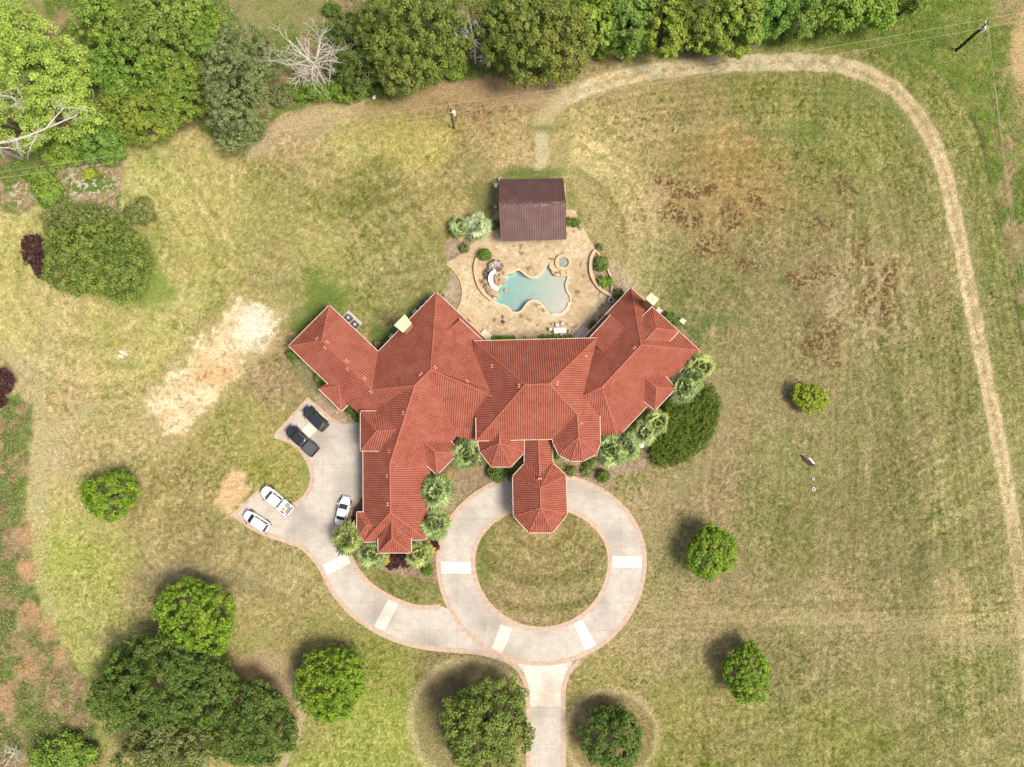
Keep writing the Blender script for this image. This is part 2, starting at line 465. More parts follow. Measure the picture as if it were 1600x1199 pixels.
    # worn rings and paths round the lower trees
    def ringp(a, b, rx, ry, col, k, w=0.07):
        d = np.sqrt(((px-a)/rx)**2+((py-b)/ry)**2)+(n2-0.5)*0.14
        over((1-sst(0.86, 1.02, d))*k, col)
        over(np.exp(-((d-0.97)/w)**2)*0.7, (212, 188, 146))
    ringp(736, 1126, 97, 98, (158, 136, 98), 0.7)
    ringp(955, 1150, 74, 74, (158, 134, 98), 0.6)
    d = np.sqrt(((px-415)/62.0)**2+((py-1075)/68.0)**2)+(n2-0.5)*0.5
    over((1-sst(0.7, 1.1, d))*0.75, (196, 168, 132))
    d = np.sqrt(((px-385)/48.0)**2+((py-1070)/50.0)**2)+(n2-0.5)*0.5
    over((1-sst(0.6, 1.1, d))*0.5, (158, 124, 92))
    for pl, w, col, k in [([(455,1060),(468,1090),(470,1125),(462,1160),(440,1199),(430,1260)],8,(206,180,146),.8),([(130,640),(62,700),(58,800),(62,900),(80,960)],22,(196,180,134),.4),
                       ([(0,540),(60,600),(68,690),(60,800)],12,(200,182,142),.35),([(400,225),(440,195),(500,178),(560,172)],16,(204,178,142),.55),([(560,178),(700,150),(830,155)],14,(184,154,116),.5),
                       ([(1130,620),(1120,720),(1040,770),(1020,840)],30,(176,158,114),.45),([(1090,560),(1140,620)],18,(176,158,114),.4),([(870,240),(930,330),(950,380),(1000,450)],20,(190,170,122),.35),
                       ([(250,900),(330,900),(420,925)],26,(160,144,106),.4),([(1020,950),(1150,960),(1400,975),(1560,1000)],16,(196,176,130),.4)]:
        over((1-sst(w*0.35, w, pdist(px, py, pl)+(n2-0.5)*w*1.2))*k, col)
    # long weeds
    m = np.maximum(sst(-4, 5, sdf(px, py, ROUGH_TOP)+(n2-0.5)*8), sst(-6, 6, sdf(px, py, ROUGH_LEFT)+(n2-0.5)*14))
    g = fbm(px, py, 22, 80)
    rc = np.where((g > 0.52)[..., None], np.array((100, 116, 52.0)), np.array((146, 126, 88.0)))
    t = sst(0.42, 0.58, g)[..., None]
    rc = np.array((160, 138, 100.0))*(1-t)+np.array((112, 124, 62.0))*t + ((n3-0.5)*50)[..., None]
    ga = sst(1180, 1300, px)*(1-sst(1540, 1575, px))*0.7
    rc = rc*(1-ga[..., None]) + (np.array((112, 130, 52.0))+((n3-0.5)*46)[..., None])*ga[..., None]
    c = c*(1-m[..., None]) + rc*m[..., None]
    d = np.sqrt(((px-430)/90.0)**2+((py-12)/55.0)**2)+(n2-0.5)*0.8
    over((1-sst(0.6, 1.2, d))*0.8, (142, 138, 86))
    d = np.sqrt(((px-25)/60.0)**2+((py-15)/45.0)**2)+(n2-0.5)*0.8
    over((1-sst(0.6, 1.2, d))*0.8, (146, 146, 88))
    over(sst(0.55, 0.72, vnoise(px, py, 3.2, 83))*np.exp(-(((px-140)/60.0)**2+((py-285)/40.0)**2))*1.0, (216, 206, 188))
    over(sst(0.55, 0.72, vnoise(px, py, 3.2, 84))*np.exp(-(((px-30)/22.0)**2+((py-300)/26.0)**2))*0.9, (224, 214, 196))
    d = np.hypot((px-1600)/24.0, (py-80)/75.0)+(n2-0.5)*0.8
    over((1-sst(0.7, 1.1, d))*0.9, (214, 176, 128))
    over(np.exp(-((px-1592)/16.0)**2)*(1-sst(180, 320, py))*0.6, (190, 160, 118))
    for (a, b, rx, ry) in [(40,835,14,24),(42,890,15,22),(48,955,16,24),(70,985,18,16),(90,1020,14,12),(40,1040,22,16),(10,1090,18,24),(15,720,8,10)]:
        d = np.sqrt(((px-a)/rx)**2+((py-b)/ry)**2)+(n2-0.5)*1.2
        over((1-sst(0.4, 1.3, d))*0.85, (198, 154, 114))
    over(np.exp(-(pdist(px, py, [(1400,82),(1440,94),(1478,122),(1500,152),(1520,185),(1533,215),(1540,250),(1548,290),(1562,345),(1578,425),(1592,505),(1605,580)])/3.2)**2)*0.75*sst(0.35, 0.6, fbm(px, py, 14, 130)), (92, 92, 54))
    # dirt track
    dd = pdist(px, py, [(690,135),(760,140),(830,150),(890,145),(960,122)])+(n2-0.5)*22
    over((1-sst(8, 26, dd))*0.6, (186, 156, 118))
    dd = pdist(px, py, [(845,205),(860,175),(890,150)])+(n2-0.5)*16
    over((1-sst(6, 18, dd))*0.5, (204, 182, 144))
    d = tdist + (n2-0.5)*7 + (n3-0.5)*4
    wdt = 15.5 - 1.5*sst(1300, 1450, px)
    m = (1-sst(wdt-5, wdt+1, d))*(1-0.25*sst(740, 860, py))*(0.15+0.85*sst(845, 915, px))
    tc = np.array((218, 190, 148.0))+(-24*np.exp(-(d/3.5)**2))[..., None] + ((n3-0.5)*2)[..., None]*np.array((22, 24, 26.0)) + ((vnoise(px, py, 3, 90)-0.5)*26)[..., None]
    wh = (1-sst(1280, 1380, px))*sst(0.42, 0.58, fbm(px, py, 9, 91))
    tc = tc + (wh*0.6)[..., None]*(np.array((224, 212, 184.0))-tc)
    gr = sst(0.55, 0.68, fbm(px, py, 14, 92))
    tc = tc + (gr*0.5)[..., None]*(np.array((160, 150, 100.0))-tc)
    c = c*(1-m[..., None])+tc*m[..., None]
    over((1-sst(10, 30, pdist(px, py, TRACK)+(n2-0.5)*16))*(1-m)*0.3, (180, 166, 118))
    m = sst(-2, 3, sdf(px, py, [(835,209),(858,207),(858,262),(836,266)])+(n3-0.5)*8)
    over(m*0.85, (208, 192, 154))
    over(np.exp(-(((px-848)/22.0)**2+((py-200)/5.0)**2))*0.7, (120, 126, 74))
    # mulch beds beside the house
    for pl, col in MULCH:
        m = sst(-2, 3, sdf(px, py, pl)+(n2-0.5)*6+(n3-0.5)*4)
        over(m, col); c = c + (m*(n3-0.5)*44)[..., None]+(m*(n4-0.5)*26)[..., None]
    # pale stones and tufts scattered on the lawn
    st = sst(0.90, 0.95, vnoise(px, py, 5.0, 95))*sst(0.5, 0.7, fbm(px, py, 100, 96))
    over(st*0.5, (206, 196, 150))
    return c
MULCH = [([(690,730),(720,735),(745,722),(770,745),(810,750),(815,760),(770,752),(735,768),(712,790),(700,830),(686,850),(670,850),(672,740)],(172,146,118)),
 ([(862,715),(900,722),(940,712),(990,722),(1010,700),(1010,735),(960,745),(962,760),(945,765),(915,752),(886,748),(884,725)],(176,150,124)),
 ([(555,860),(590,850),(690,845),(690,905),(640,905),(600,893),(575,885),(560,875)],(168,140,116)),
 ([(545,795),(570,775),(570,870),(545,868),(535,850)],(150,108,88)),
 ([(505,612),(530,645),(560,655),(566,662),(530,668),(515,655),(492,628),(485,620),(500,606)],(190,160,132)),
 ([(450,545),(515,608),(490,622),(462,590),(445,565)],(150,138,100)),
 ([(690,470),(705,420),(719,437),(722,458),(715,484),(740,530),(720,520),(690,480)],(186,164,134)),
 ([(932,392),(950,410),(962,440),(985,450),(955,466),(940,452),(925,430),(924,405)],(176,152,128)),
 ([(950,405),(975,420),(1000,450),(985,452),(962,445)],(192,170,136)),
 ([(745,402),(765,395),(775,412),(762,440),(770,466),(752,452),(742,425)],(160,136,116)),
 ([(690,385),(740,355),(775,340),(778,372),(745,385),(725,405),(700,412)],(172,150,122)),
 ([(1030,640),(1060,610),(1075,630),(1040,660),(1005,700),(985,690)],(96,78,66)),
 ([(1040,500),(1010,480),(1060,500),(1098,545),(1080,535)],(170,142,106))]

def build_ground():
    def axis(lo, hi, step, far):
        core = np.arange(lo, hi+1e-6, step)
        o, s = [], step*2
        p = hi
        while p < far: p += s; o.append(p); s *= 1.35
        o = np.array(o)
        return np.concatenate([-(o - hi)[::-1] + lo, core, o])
    step = 0.2
    xs = axis(-86, 86, step, 3200); ys = axis(-62, 68, step, 3200)
    X, Y = np.meshgrid(xs, ys)
    px, py = unproj(X, Y, 0.0)
    c = ground_colours(px, py)
    c = c*(1-0.055*sst(980, 1080, px)*(1-sst(1440, 1480, px)))[..., None]
    cl = srgb_lin(c)*0.62*np.array((0.96, 1.045, 1.05))
    Z = np.zeros(X.shape)
    rgh = np.maximum(sst(0, 12, sdf(px, py, ROUGH_TOP)), sst(0, 12, sdf(px, py, ROUGH_LEFT)))
    Z += rgh*(fbm(px, py, 20, 99)-0.35)*0.5
    Z += (fbm(px, py, 12, 98)-0.5)*0.03*(1-rgh) - 0.02
    Z = np.where((np.abs(X) > 90) | (np.abs(Y) > 75), 0, Z)
    ny, nx = X.shape
    V = np.stack([X, Y, Z], -1).reshape(-1, 3)
    i = np.arange(ny*nx).reshape(ny, nx)
    F = np.stack([i[:-1, :-1], i[:-1, 1:], i[1:, 1:], i[1:, :-1]], -1).reshape(-1, 4)
    cx = (px[:-1, :-1]+px[1:, 1:])/2; cy = (py[:-1, :-1]+py[1:, 1:])/2
    keep = ~(sdf(cx, cy, POOL) > -5).reshape(-1)
    m, nt, b = newmat('lawn')
    at = N(nt, 'ShaderNodeAttribute', attribute_name='soil')
    tc = N(nt, 'ShaderNodeTexCoord')
    nz = N(nt, 'ShaderNodeTexNoise', Scale=3.6, Detail=9.0, Roughness=0.9)
    nt.links.new(tc.outputs['Object'], nz.inputs['Vector'])
    r = ramp(nt, nz.outputs['Fac'], [(0.38, (0.44, 0.50, 0.40, 1)), (0.5, (1, 1, 1, 1)), (0.62, (1.56, 1.50, 1.56, 1))])
    mx = N(nt, 'ShaderNodeMixRGB', blend_type='MULTIPLY'); mx.inputs[0].default_value = 1.0
    nt.links.new(at.outputs['Color'], mx.inputs[1]); nt.links.new(r.outputs[0], mx.inputs[2])
    nt.links.new(mx.outputs[0], b.inputs['Base Color'])
    b.inputs['Roughness'].default_value = 0.95; b.inputs['Specular IOR Level'].default_value = 0.1
    bp = N(nt, 'ShaderNodeBump', Strength=0.7, Distance=0.12)
    nt.links.new(nz.outputs['Fac'], bp.inputs['Height']); nt.links.new(bp.outputs[0], b.inputs['Normal'])
    o = fastmesh('ground', V, F[keep], m, cols=cl.reshape(-1, 3), attr='soil')
    o['kind'] = 'structure'
POOL = [(794,426.5),(800,427),(808,421.5),(815,424),(822,430),(830,434),(838,433),(846,427),(851,420),(856.7,412),(861.3,420),(864.7,426.7),(876,431.4),(886.7,431.4),(887.4,436),(884.7,444),(886,454.7),(890.7,462.7),(891.6,473),(889.4,480),(884,488),(874.7,493.4),(862.7,493.4),(854.7,488),(848,478.7),(840,471),(830,470.6),(823,475),(817,484),(810,488.6),(800,488),(794,481),(786,477),(778,475),(773,470),(774,462),(780,450),(785,440),(790,431)]
build_ground()

# ================================================================== DRIVEWAY, PATIO, POOL
def concrete(name, c1, c2, joints=True):
    m = noisy(name, c1, c2, scale=0.8, rough=0.85, bump=0.02, c3=tuple(x*0.76 for x in c1[:3])+(1,), scale2=0.16)
    nt = m.node_tree; b = nt.nodes['Principled BSDF']
    src = b.inputs['Base Color'].links[0].from_socket
    tc = [n for n in nt.nodes if n.type == 'TEX_COORD'][0]
    fine = N(nt, 'ShaderNodeTexNoise', Scale=3.0, Detail=9.0, Roughness=0.85)
    nt.links.new(tc.outputs['Object'], fine.inputs['Vector'])
    r = ramp(nt, fine.outputs['Fac'], [(0.36, (0.84, 0.83, 0.82, 1)), (0.62, (1.07, 1.07, 1.07, 1))])
    mx = N(nt, 'ShaderNodeMixRGB', blend_type='MULTIPLY'); mx.inputs[0].default_value = 1
    nt.links.new(src, mx.inputs[1]); nt.links.new(r.outputs[0], mx.inputs[2])
    out = mx.outputs[0]
    if joints:
        br = N(nt, 'ShaderNodeTexBrick', Scale=1.0, offset=0.0)
        br.inputs['Brick Width'].default_value = 4.2; br.inputs['Row Height'].default_value = 4.2; br.inputs['Mortar Size'].default_value = 0.03
        br.inputs['Color1'].default_value = (1, 1, 1, 1); br.inputs['Color2'].default_value = (0.95, 0.95, 0.95, 1); br.inputs['Mortar'].default_value = (0.72, 0.7, 0.68, 1)
        nt.links.new(tc.outputs['Object'], br.inputs['Vector'])
        m2 = N(nt, 'ShaderNodeMixRGB', blend_type='MULTIPLY'); m2.inputs[0].default_value = 0.8
        nt.links.new(out, m2.inputs[1]); nt.links.new(br.outputs['Color'], m2.inputs[2]); out = m2.outputs[0]
    nt.links.new(out, b.inputs['Base Color'])
    return m
M_conc = concrete('concrete', S(208, 199, 185), S(228, 219, 205))
M_pale = concrete('pale_concrete', S(232, 222, 205, .74), S(248, 242, 230, .74), joints=False)
M_spur = concrete('pale_worn_concrete', S(222, 208, 190, .7), S(244, 236, 222, .74), joints=False)
def brickmat(name, c1, c2, cm, w, h, ms=0.02):
    m, nt, b = newmat(name)
    tc = N(nt, 'ShaderNodeTexCoord')
    br = N(nt, 'ShaderNodeTexBrick', Scale=1.0)
    br.inputs['Color1'].default_value = c1; br.inputs['Color2'].default_value = c2; br.inputs['Mortar'].default_value = cm
    br.inputs['Brick Width'].default_value = w; br.inputs['Row Height'].default_value = h; br.inputs['Mortar Size'].default_value = ms
    nz = N(nt, 'ShaderNodeTexNoise', Scale=1.6, Detail=6.0, Roughness=0.75)
    nt.links.new(tc.outputs['Object'], br.inputs['Vector']); nt.links.new(tc.outputs['Object'], nz.inputs['Vector'])
    r = ramp(nt, nz.outputs['Fac'], [(0.3, (0.72, 0.7, 0.68, 1)), (0.7, (1.15, 1.15, 1.15, 1))])
    mx = N(nt, 'ShaderNodeMixRGB', blend_type='MULTIPLY'); mx.inputs[0].default_value = 1
    nt.links.new(br.outputs['Color'], mx.inputs[1]); nt.links.new(r.outputs[0], mx.inputs[2])
    nt.links.new(mx.outputs[0], b.inputs['Base Color']); b.inputs['Roughness'].default_value = 0.9
    return m
M_brick = brickmat('border_brick', S(224, 192, 166), S(214, 176, 150), S(214, 198, 178), 0.24, 0.12)
def ringp(rx, up, n=96):
    out = []
    for k in range(n):
        a = 2*math.pi*k/n
        dx, dy = math.cos(a)*rx, math.sin(a)
        dy = dy*rx if dy > 0 else dy*up
        out.append((846+dx, 876+dy))
    return out
def struct(o): o['kind'] = 'structure'; return o
m = MB()
WEST = [(481,623),(458,650),(429,681),(447,687),(462,695),(474,708),(483,724),(487,742),(485,760),(476,776),(462,787),(450,790),(420,778),(406,766),(385,786),(364,806),(400,828),(440,843),(468,853),(484,866),(502,889),(518,922),(547,957),(584,984),(626,1003),(671,1013),(741,1019),(790,1032),(760,990),(702,952),(691,948),(654,949),(617,937),(584,918),(564,898),(552,880),(546,862),(544,835),(546,806),(552,790),(566,771),(580,771),(580,652),(566,660),(535,664),(515,654),(497,637)]
m.prism([px2(WEST)], -0.04, 0.020)
struct(m.build('driveway', M_conc))
m = MB(); m.prism([px2(ringp(160, 134)), px2(ringp(108, 87))], -0.04, 0.026)
struct(m.build('driveway_loop', M_conc))
m = MB(); m.prism([px2([(826,1099),(878,1099),(880,1250),(880,1420),(826,1420),(826,1250)])], -0.04, 0.021)
struct(m.build('driveway_lane', M_conc))
m = MB(); m.prism([px2([(806,1036),(846,1040),(896,1034),(884,1052),(879,1072),(877.5,1104),(827,1104),(825,1075),(819,1052)])], -0.04, 0.0235)
struct(m.build('pale_apron', M_spur))
for q in [[(502,885),(541,864),(550,879),(511,899)],[(607,937),(624,941),(601,986),(584,979)],[(688,878),(736,879),(736,897),(689,896)],[(956,869.5),(1003,869.5),(1003,887),(957,887)],[(782.4,976),(801,982),(783,1025),(766.7,1017)],[(896,974),(910,968.7),(932,1009),(914.5,1016)],[(496.7,645.8),(501,642),(513.4,653.8),(509,658)],[(471.7,672),(483.3,661),(496,671.7),(481.7,685.4)]]:
    m = MB(); m.prism([px2(q)], 0.0, 0.031); struct(m.build('pale_band', M_pale))
def border(pts, w, z, closed=False, sm=3):
    pts = smoothloop(pts, sm, closed)
    return struct(strip(px2(pts), w, -0.05, z, closed).build('brick_border', M_brick))
W8 = 0.72
border(ringp(161, 135, 48), W8, 0.040, True)
border(ringp(107, 86, 48), W8, 0.040, True)
border([(458,650),(481,623),(497,637),(515,654),(532,663)], 0.5, 0.036, sm=1)
border([(429,681),(458,650)], 0.5, 0.034, sm=1)
border([(429,681),(447,687),(462,695),(474,708),(483,724),(488,742),(486,760),(477,776),(463,787),(450,791)], W8, 0.037)
border([(406,766),(385,786),(364,806)], 0.5, 0.034, sm=1)
border([(366,805),(400,828),(440,843),(468,853),(484,866),(502,889),(518,922),(547,957),(584,984),(626,1003),(671,1013),(741,1019),(766,1024),(797,1035),(814,1052),(823,1075),(825,1104),(825,1250),(825,1420)], W8, 0.044)
border([(906,1033),(889,1050),(881,1075),(880,1104),(881,1250),(881,1420)], W8, 0.044)
border([(688,948),(654,949),(617,937),(584,918),(564,898),(552,880),(546,862),(543,835),(546,806),(552,790),(566,771)], W8, 0.037)
# patio
def flagstone():
    m, nt, b = newmat('flagstone')
    tc = N(nt, 'ShaderNodeTexCoord')
    wv = N(nt, 'ShaderNodeTexNoise', Scale=1.2, Detail=3.0)
    nt.links.new(tc.outputs['Object'], wv.inputs['Vector'])
    ad = N(nt, 'ShaderNodeMixRGB', blend_type='ADD'); ad.inputs[0].default_value = 0.5
    nt.links.new(tc.outputs['Object'], ad.inputs[1]); nt.links.new(wv.outputs['Color'], ad.inputs[2])
    vo = N(nt, 'ShaderNodeTexVoronoi', Scale=1.7); ve = N(nt, 'ShaderNodeTexVoronoi', Scale=1.7, feature='DISTANCE_TO_EDGE')
    nt.links.new(ad.outputs[0], vo.inputs['Vector']); nt.links.new(ad.outputs[0], ve.inputs['Vector'])
    sp = N(nt, 'ShaderNodeSeparateColor'); nt.links.new(vo.outputs['Color'], sp.inputs[0])
    r = ramp(nt, sp.outputs[0], [(0.0, S(244, 228, 190)), (0.3, S(230, 206, 158)), (0.5, S(248, 234, 202)), (0.72, S(224, 198, 148)), (0.86, S(238, 218, 178)), (0.94, S(214, 176, 126)), (1.0, S(170, 128, 90))])
    nz = N(nt, 'ShaderNodeTexNoise', Scale=2.5, Detail=7.0, Roughness=0.75); nt.links.new(tc.outputs['Object'], nz.inputs['Vector'])
    r2 = ramp(nt, nz.outputs['Fac'], [(0.3, (0.60, 0.57, 0.52, 1)), (0.7, (1.0, 1.0, 1.04, 1))])
    n3 = N(nt, 'ShaderNodeTexNoise', Scale=0.22, Detail=4.0); nt.links.new(tc.outputs['Object'], n3.inputs['Vector'])
    r4 = ramp(nt, n3.outputs['Fac'], [(0.4, (0.84, 0.80, 0.74, 1)), (0.6, (1.04, 1.04, 1.04, 1))])
    mx = N(nt, 'ShaderNodeMixRGB', blend_type='MULTIPLY'); mx.inputs[0].default_value = 1
    nt.links.new(r.outputs[0], mx.inputs[1]); nt.links.new(r2.outputs[0], mx.inputs[2])
    m3 = N(nt, 'ShaderNodeMixRGB', blend_type='MULTIPLY'); m3.inputs[0].default_value = 1
    nt.links.new(mx.outputs[0], m3.inputs[1]); nt.links.new(r4.outputs[0], m3.inputs[2])
    r3 = ramp(nt, ve.outputs['Distance'], [(0.0, (1, 1, 1, 1)), (0.05, (0, 0, 0, 1))])
    m2 = N(nt, 'ShaderNodeMixRGB'); nt.links.new(r3.outputs[0], m2.inputs[0]); nt.links.new(m3.outputs[0], m2.inputs[1]); m2.inputs[2].default_value = S(196, 172, 136)
    nt.links.new(m2.outputs[0], b.inputs['Base Color']); b.inputs['Roughness'].default_value = 0.8
    bp = N(nt, 'ShaderNodeBump', Strength=0.5, Distance=0.03); nt.links.new(ve.outputs['Distance'], bp.inputs['Height']); nt.links.new(bp.outputs[0], b.inputs['Normal'])
    return m
M_flag = flagstone()
PATIO = [(697,414),(722,398),(743,378),(762,368),(766,345),(778,328),(884,328),(900,329),(903,348),(910,354),(918,370),(930,389),(924,405),(925,428),(938,449),(957,462),(975,462),(912,535),(918,545),(750,545),(700,490),(716,482),(722,458),(719,437),(706,420)]
sc_pool = [(830+(a-830)*1.0, b) for a, b in POOL]
pool_s = smoothloop(POOL, 3)
m = MB(); m.prism([px2(PATIO), px2(pool_s)], -0.06, 0.08)
struct(m.build('flagstone_patio', M_flag))
m = strip(px2(smoothloop([(697,414),(722,398),(743,378),(762,368)], 3, False)), 0.3, -0.05, 0.084)
struct(m.build('patio_edge', M_flag))

def basin(zt, off, shrink):
    """closed solid: outline at zt, floor falling from the shallow beach to the deep end"""
    bm = bmesh.new()
    pts = px2(pool_s)
    cx = sum(p[0] for p in pts)/len(pts); cy = sum(p[1] for p in pts)/len(pts)
    pts = [(cx+(x-cx)*shrink, cy+(y-cy)*shrink) for x, y in pts]
    tris = tessellate_polygon([[Vector((x, y, 0)) for x, y in pts]])
    vs = [bm.verts.new((x, y, 0)) for x, y in pts]
    for t in tris:
        try: bm.faces.new([vs[i] for i in t])
        except ValueError: pass
    for nrm in ((1, 0, 0), (0, 1, 0)):
        for q in np.arange(-8, 22, 0.8):
            c = (q-4, 0, 0) if nrm[0] else (0, q, 0)
            bmesh.ops.bisect_plane(bm, geom=bm.verts[:]+bm.edges[:]+bm.faces[:], plane_co=c, plane_no=nrm)
    def depth(x, y):
        px, py = unproj(x, y, 0)
        t = min(1, max(0, (px-785)/112.0+max(0, (py-455))/200.0))
        return -(1.5*(1-t)**1.2+0.12)
    return bm, depth
def pool():
    root = empty('swimming_pool', P(830, 452, 0), 'freeform swimming pool with teal water fading to a pale shallow beach end', 'swimming pool')
    M_pl = noisy('pool_plaster', S(218, 206, 190, .60), S(230, 216, 200, .60), scale=1.0, rough=0.7)
    bm, dep = basin(0, 0, 1.0)
    bd = [e for e in bm.edges if e.is_boundary]
    r = bmesh.ops.extrude_edge_only(bm, edges=bd)
    up = {v for v in r['geom'] if isinstance(v, bmesh.types.BMVert)}
    for v in bm.verts: v.co.z = 0.079 if v in up else dep(v.co.x, v.co.y)-0.02
    bmesh.ops.recalc_face_normals(bm, faces=bm.faces[:])
    me = bpy.data.meshes.new('basin'); bm.to_mesh(me); bm.free(); me.materials.append(M_pl)
    me.transform(Matrix.Translation(-root.location))
    o = bpy.data.objects.new('basin', me); COL.objects.link(o); o.parent = root
    bm, dep = basin(0, 0, 0.9985)
    vb = bm.verts[:]
    r = bmesh.ops.extrude_face_region(bm, geom=bm.faces[:])
    up = {v for v in r['geom'] if isinstance(v, bmesh.types.BMVert)}
    for v in bm.verts: v.co.z = -0.02 if v in up else dep(v.co.x, v.co.y)-0.005
    bmesh.ops.recalc_face_normals(bm, faces=bm.faces[:])
    me = bpy.data.meshes.new('water'); bm.to_mesh(me); bm.free()
    me.transform(Matrix.Translation(-root.location))
    m, nt, b = newmat('pool_water'); nt.nodes.remove(b)
    tr = N(nt, 'ShaderNodeBsdfTransparent'); gl = N(nt, 'ShaderNodeBsdfGlossy', Roughness=0.04); fr = N(nt, 'ShaderNodeFresnel', IOR=1.33)
    mx = N(nt, 'ShaderNodeMixShader'); nz = N(nt, 'ShaderNodeTexNoise', Scale=3.0, Detail=3.0); tc = N(nt, 'ShaderNodeTexCoord'); bp = N(nt, 'ShaderNodeBump', Strength=0.25, Distance=0.03)
    nt.links.new(tc.outputs['Object'], nz.inputs['Vector']); nt.links.new(nz.outputs['Fac'], bp.inputs['Height'])
    nt.links.new(bp.outputs[0], gl.inputs['Normal']); nt.links.new(bp.outputs[0], fr.inputs['Normal'])
    nt.links.new(fr.outputs[0], mx.inputs[0]); nt.links.new(tr.outputs[0], mx.inputs[1]); nt.links.new(gl.outputs[0], mx.inputs[2])
    va = N(nt, 'ShaderNodeVolumeAbsorption', Color=(0.12, 0.90, 0.99, 1), Density=0.27)
    out = nt.nodes['Material Output']
    nt.links.new(mx.outputs[0], out.inputs['Surface']); nt.links.new(va.outputs[0], out.inputs['Volume'])
    me.materials.append(m)
    o = bpy.data.objects.new('water', me); COL.objects.link(o); o.parent = root
    c = strip(px2([POOL[i] for i in (0, 1, 2)]), 0.35, 0.05, 0.13)
    strip(px2(smoothloop(POOL[18:23], 3, False)), 0.5, 0.03, 0.10, side=-0.1).build('step', M_pale, root)
    strip(px2(smoothloop(POOL, 3)), 0.28, 0.02, 0.105, True, side=0.14 if False else -0.0).build('coping', noisy('coping_stone', S(226, 204, 166), S(240, 222, 190), 2.0, 0.8, 0.01), root)
    return m
M_water = pool()
# ================================================================== THE HOUSE
def tilemat(name, c1, c2, c3):
    m, nt, b = newmat(name)
    uv = N(nt, 'ShaderNodeUVMap', uv_map='UVMap'); tc = N(nt, 'ShaderNodeTexCoord')
    br = N(nt, 'ShaderNodeTexBrick', Scale=1.0, offset=0.0)
    br.inputs['Color1'].default_value = c1; br.inputs['Color2'].default_value = c2; br.inputs['Mortar'].default_value = tuple(x*0.6 for x in c1[:3])+(1,)
    br.inputs['Brick Width'].default_value = 0.33; br.inputs['Row Height'].default_value = 0.40; br.inputs['Mortar Size'].default_value = 0.022
    nt.links.new(uv.outputs[0], br.inputs['Vector'])
    nz = N(nt, 'ShaderNodeTexNoise', Scale=0.5, Detail=6.0, Roughness=0.7); nt.links.new(tc.outputs['Object'], nz.inputs['Vector'])
    r = ramp(nt, nz.outputs['Fac'], [(0.40, (0, 0, 0, 1)), (0.70, (0.8, 0.8, 0.8, 1))])
    mx = N(nt, 'ShaderNodeMixRGB'); nt.links.new(r.outputs[0], mx.inputs[0]); nt.links.new(br.outputs['Color'], mx.inputs[1]); mx.inputs[2].default_value = c3
    nt.links.new(mx.outputs[0], b.inputs['Base Color']); b.inputs['Roughness'].default_value = 0.62; b.inputs['Specular IOR Level'].default_value = 0.35
    bp = N(nt, 'ShaderNodeBump', Strength=0.7, Distance=0.03); nt.links.new(br.outputs['Fac'], bp.inputs['Height']); bp.invert = True
    nt.links.new(bp.outputs[0], b.inputs['Normal'])
    return m
M_tile = tilemat('terracotta_tile', (0.315, 0.090, 0.054, 1), (0.245, 0.066, 0.040, 1), (0.34, 0.122, 0.082, 1))
M_ridge = noisy('ridge_tile', (0.36, 0.110, 0.070, 1), (0.31, 0.09, 0.055, 1), 4.0, 0.6)
M_fascia = noisy('fascia_paint', S(238, 226, 208, .75), S(224, 206, 184, .75), 1.5, 0.6)
M_stucco = noisy('stucco', S(222, 204, 172), S(206, 186, 154), 0.6, 0.9, 0.01)
M_glass = noisy('window_glass', (0.03, 0.04, 0.05, 1), (0.05, 0.06, 0.07, 1), 0.5, 0.08, spec=0.6)
M_white = noisy('white_paint', (0.74, 0.73, 0.70, 1), (0.66, 0.65, 0.62, 1), 3.0, 0.5)
M_cap = noisy('chimney_stone', S(240, 226, 190, .7), S(224, 206, 168, .7), 2.0, 0.85, 0.01)

# vertices traced as (px, py, z, fixed?)
RV = dict(
 a1=(450.8,540.8,3.3,1), a2=(514.8,476.9,3.3,1), a3=(591.1,549.1,3.3,1), a4=(582,609.1,6.0,0), a5=(502.9,532.8,6.0,0), a6=(513.7,601.5,3.3,1), a7=(563.4,649.0,3.3,1), a8=(575,660,3.3,1),
 c1=(648.2,602.6,8.3,0), b1=(673.1,577.7,8.5,0), b2=(681.8,456.3,3.3,1), b3=(768.5,619.5,6.9,0), b4=(741.5,534.2,4.2,0), b5=(759.8,530,3.3,1), b3h=(778,616,6.9,0), b4h=(752,528,3.9,0),
 s1=(743.2,653.5,5.3,0), s2=(746,692,3.3,1), s3=(713.2,682,3.3,1), s1h=(750,648,5.4,0), t1=(671,738,3.3,1),
 g1=(609.3,725.1,6.3,0), g2=(610,800.9,6.3,0), w1=(566.8,655,3.3,1), w2=(568,847.6,3.3,1), e1=(666.8,843.5,3.3,1), v1=(592,636,4.6,0),
 m1=(740,532.9,5.2,1), m2=(932.7,528.1,5.2,1), m3=(820.1,601.4,10,0), m4=(858,600.1,10,0), m5=(744,689.5,5.2,1), m6=(863.3,686.8,5.2,1), m7=(901.5,646.8,7.4,0), m8=(904.1,682.8,7.4,0), m9=(937.4,651,5.2,1), m10=(938.3,693.2,5.2,1), m11=(910.3,618.6,6.7,0),
 t2a=(864,693,5.2,1), t2b=(872.8,711.6,5.2,1), t2c=(892.4,721.4,5.2,1), t2d=(911.9,720.8,5.2,1), t2e=(932,709.9,5.2,1),
 r1=(985.5,449.3,3.3,1), r2=(1001.5,539.3,7.6,0), r3=(940.2,605.4,7.4,0), r4=(909.5,618.9,6.5,0), r5=(1093.6,548.1,3.3,1), r7=(964.8,684.2,3.3,1), r8=(928,684.5,3.3,1), r4h=(903,621,6.5,0), r9=(912.7,526.8,3.3,1))
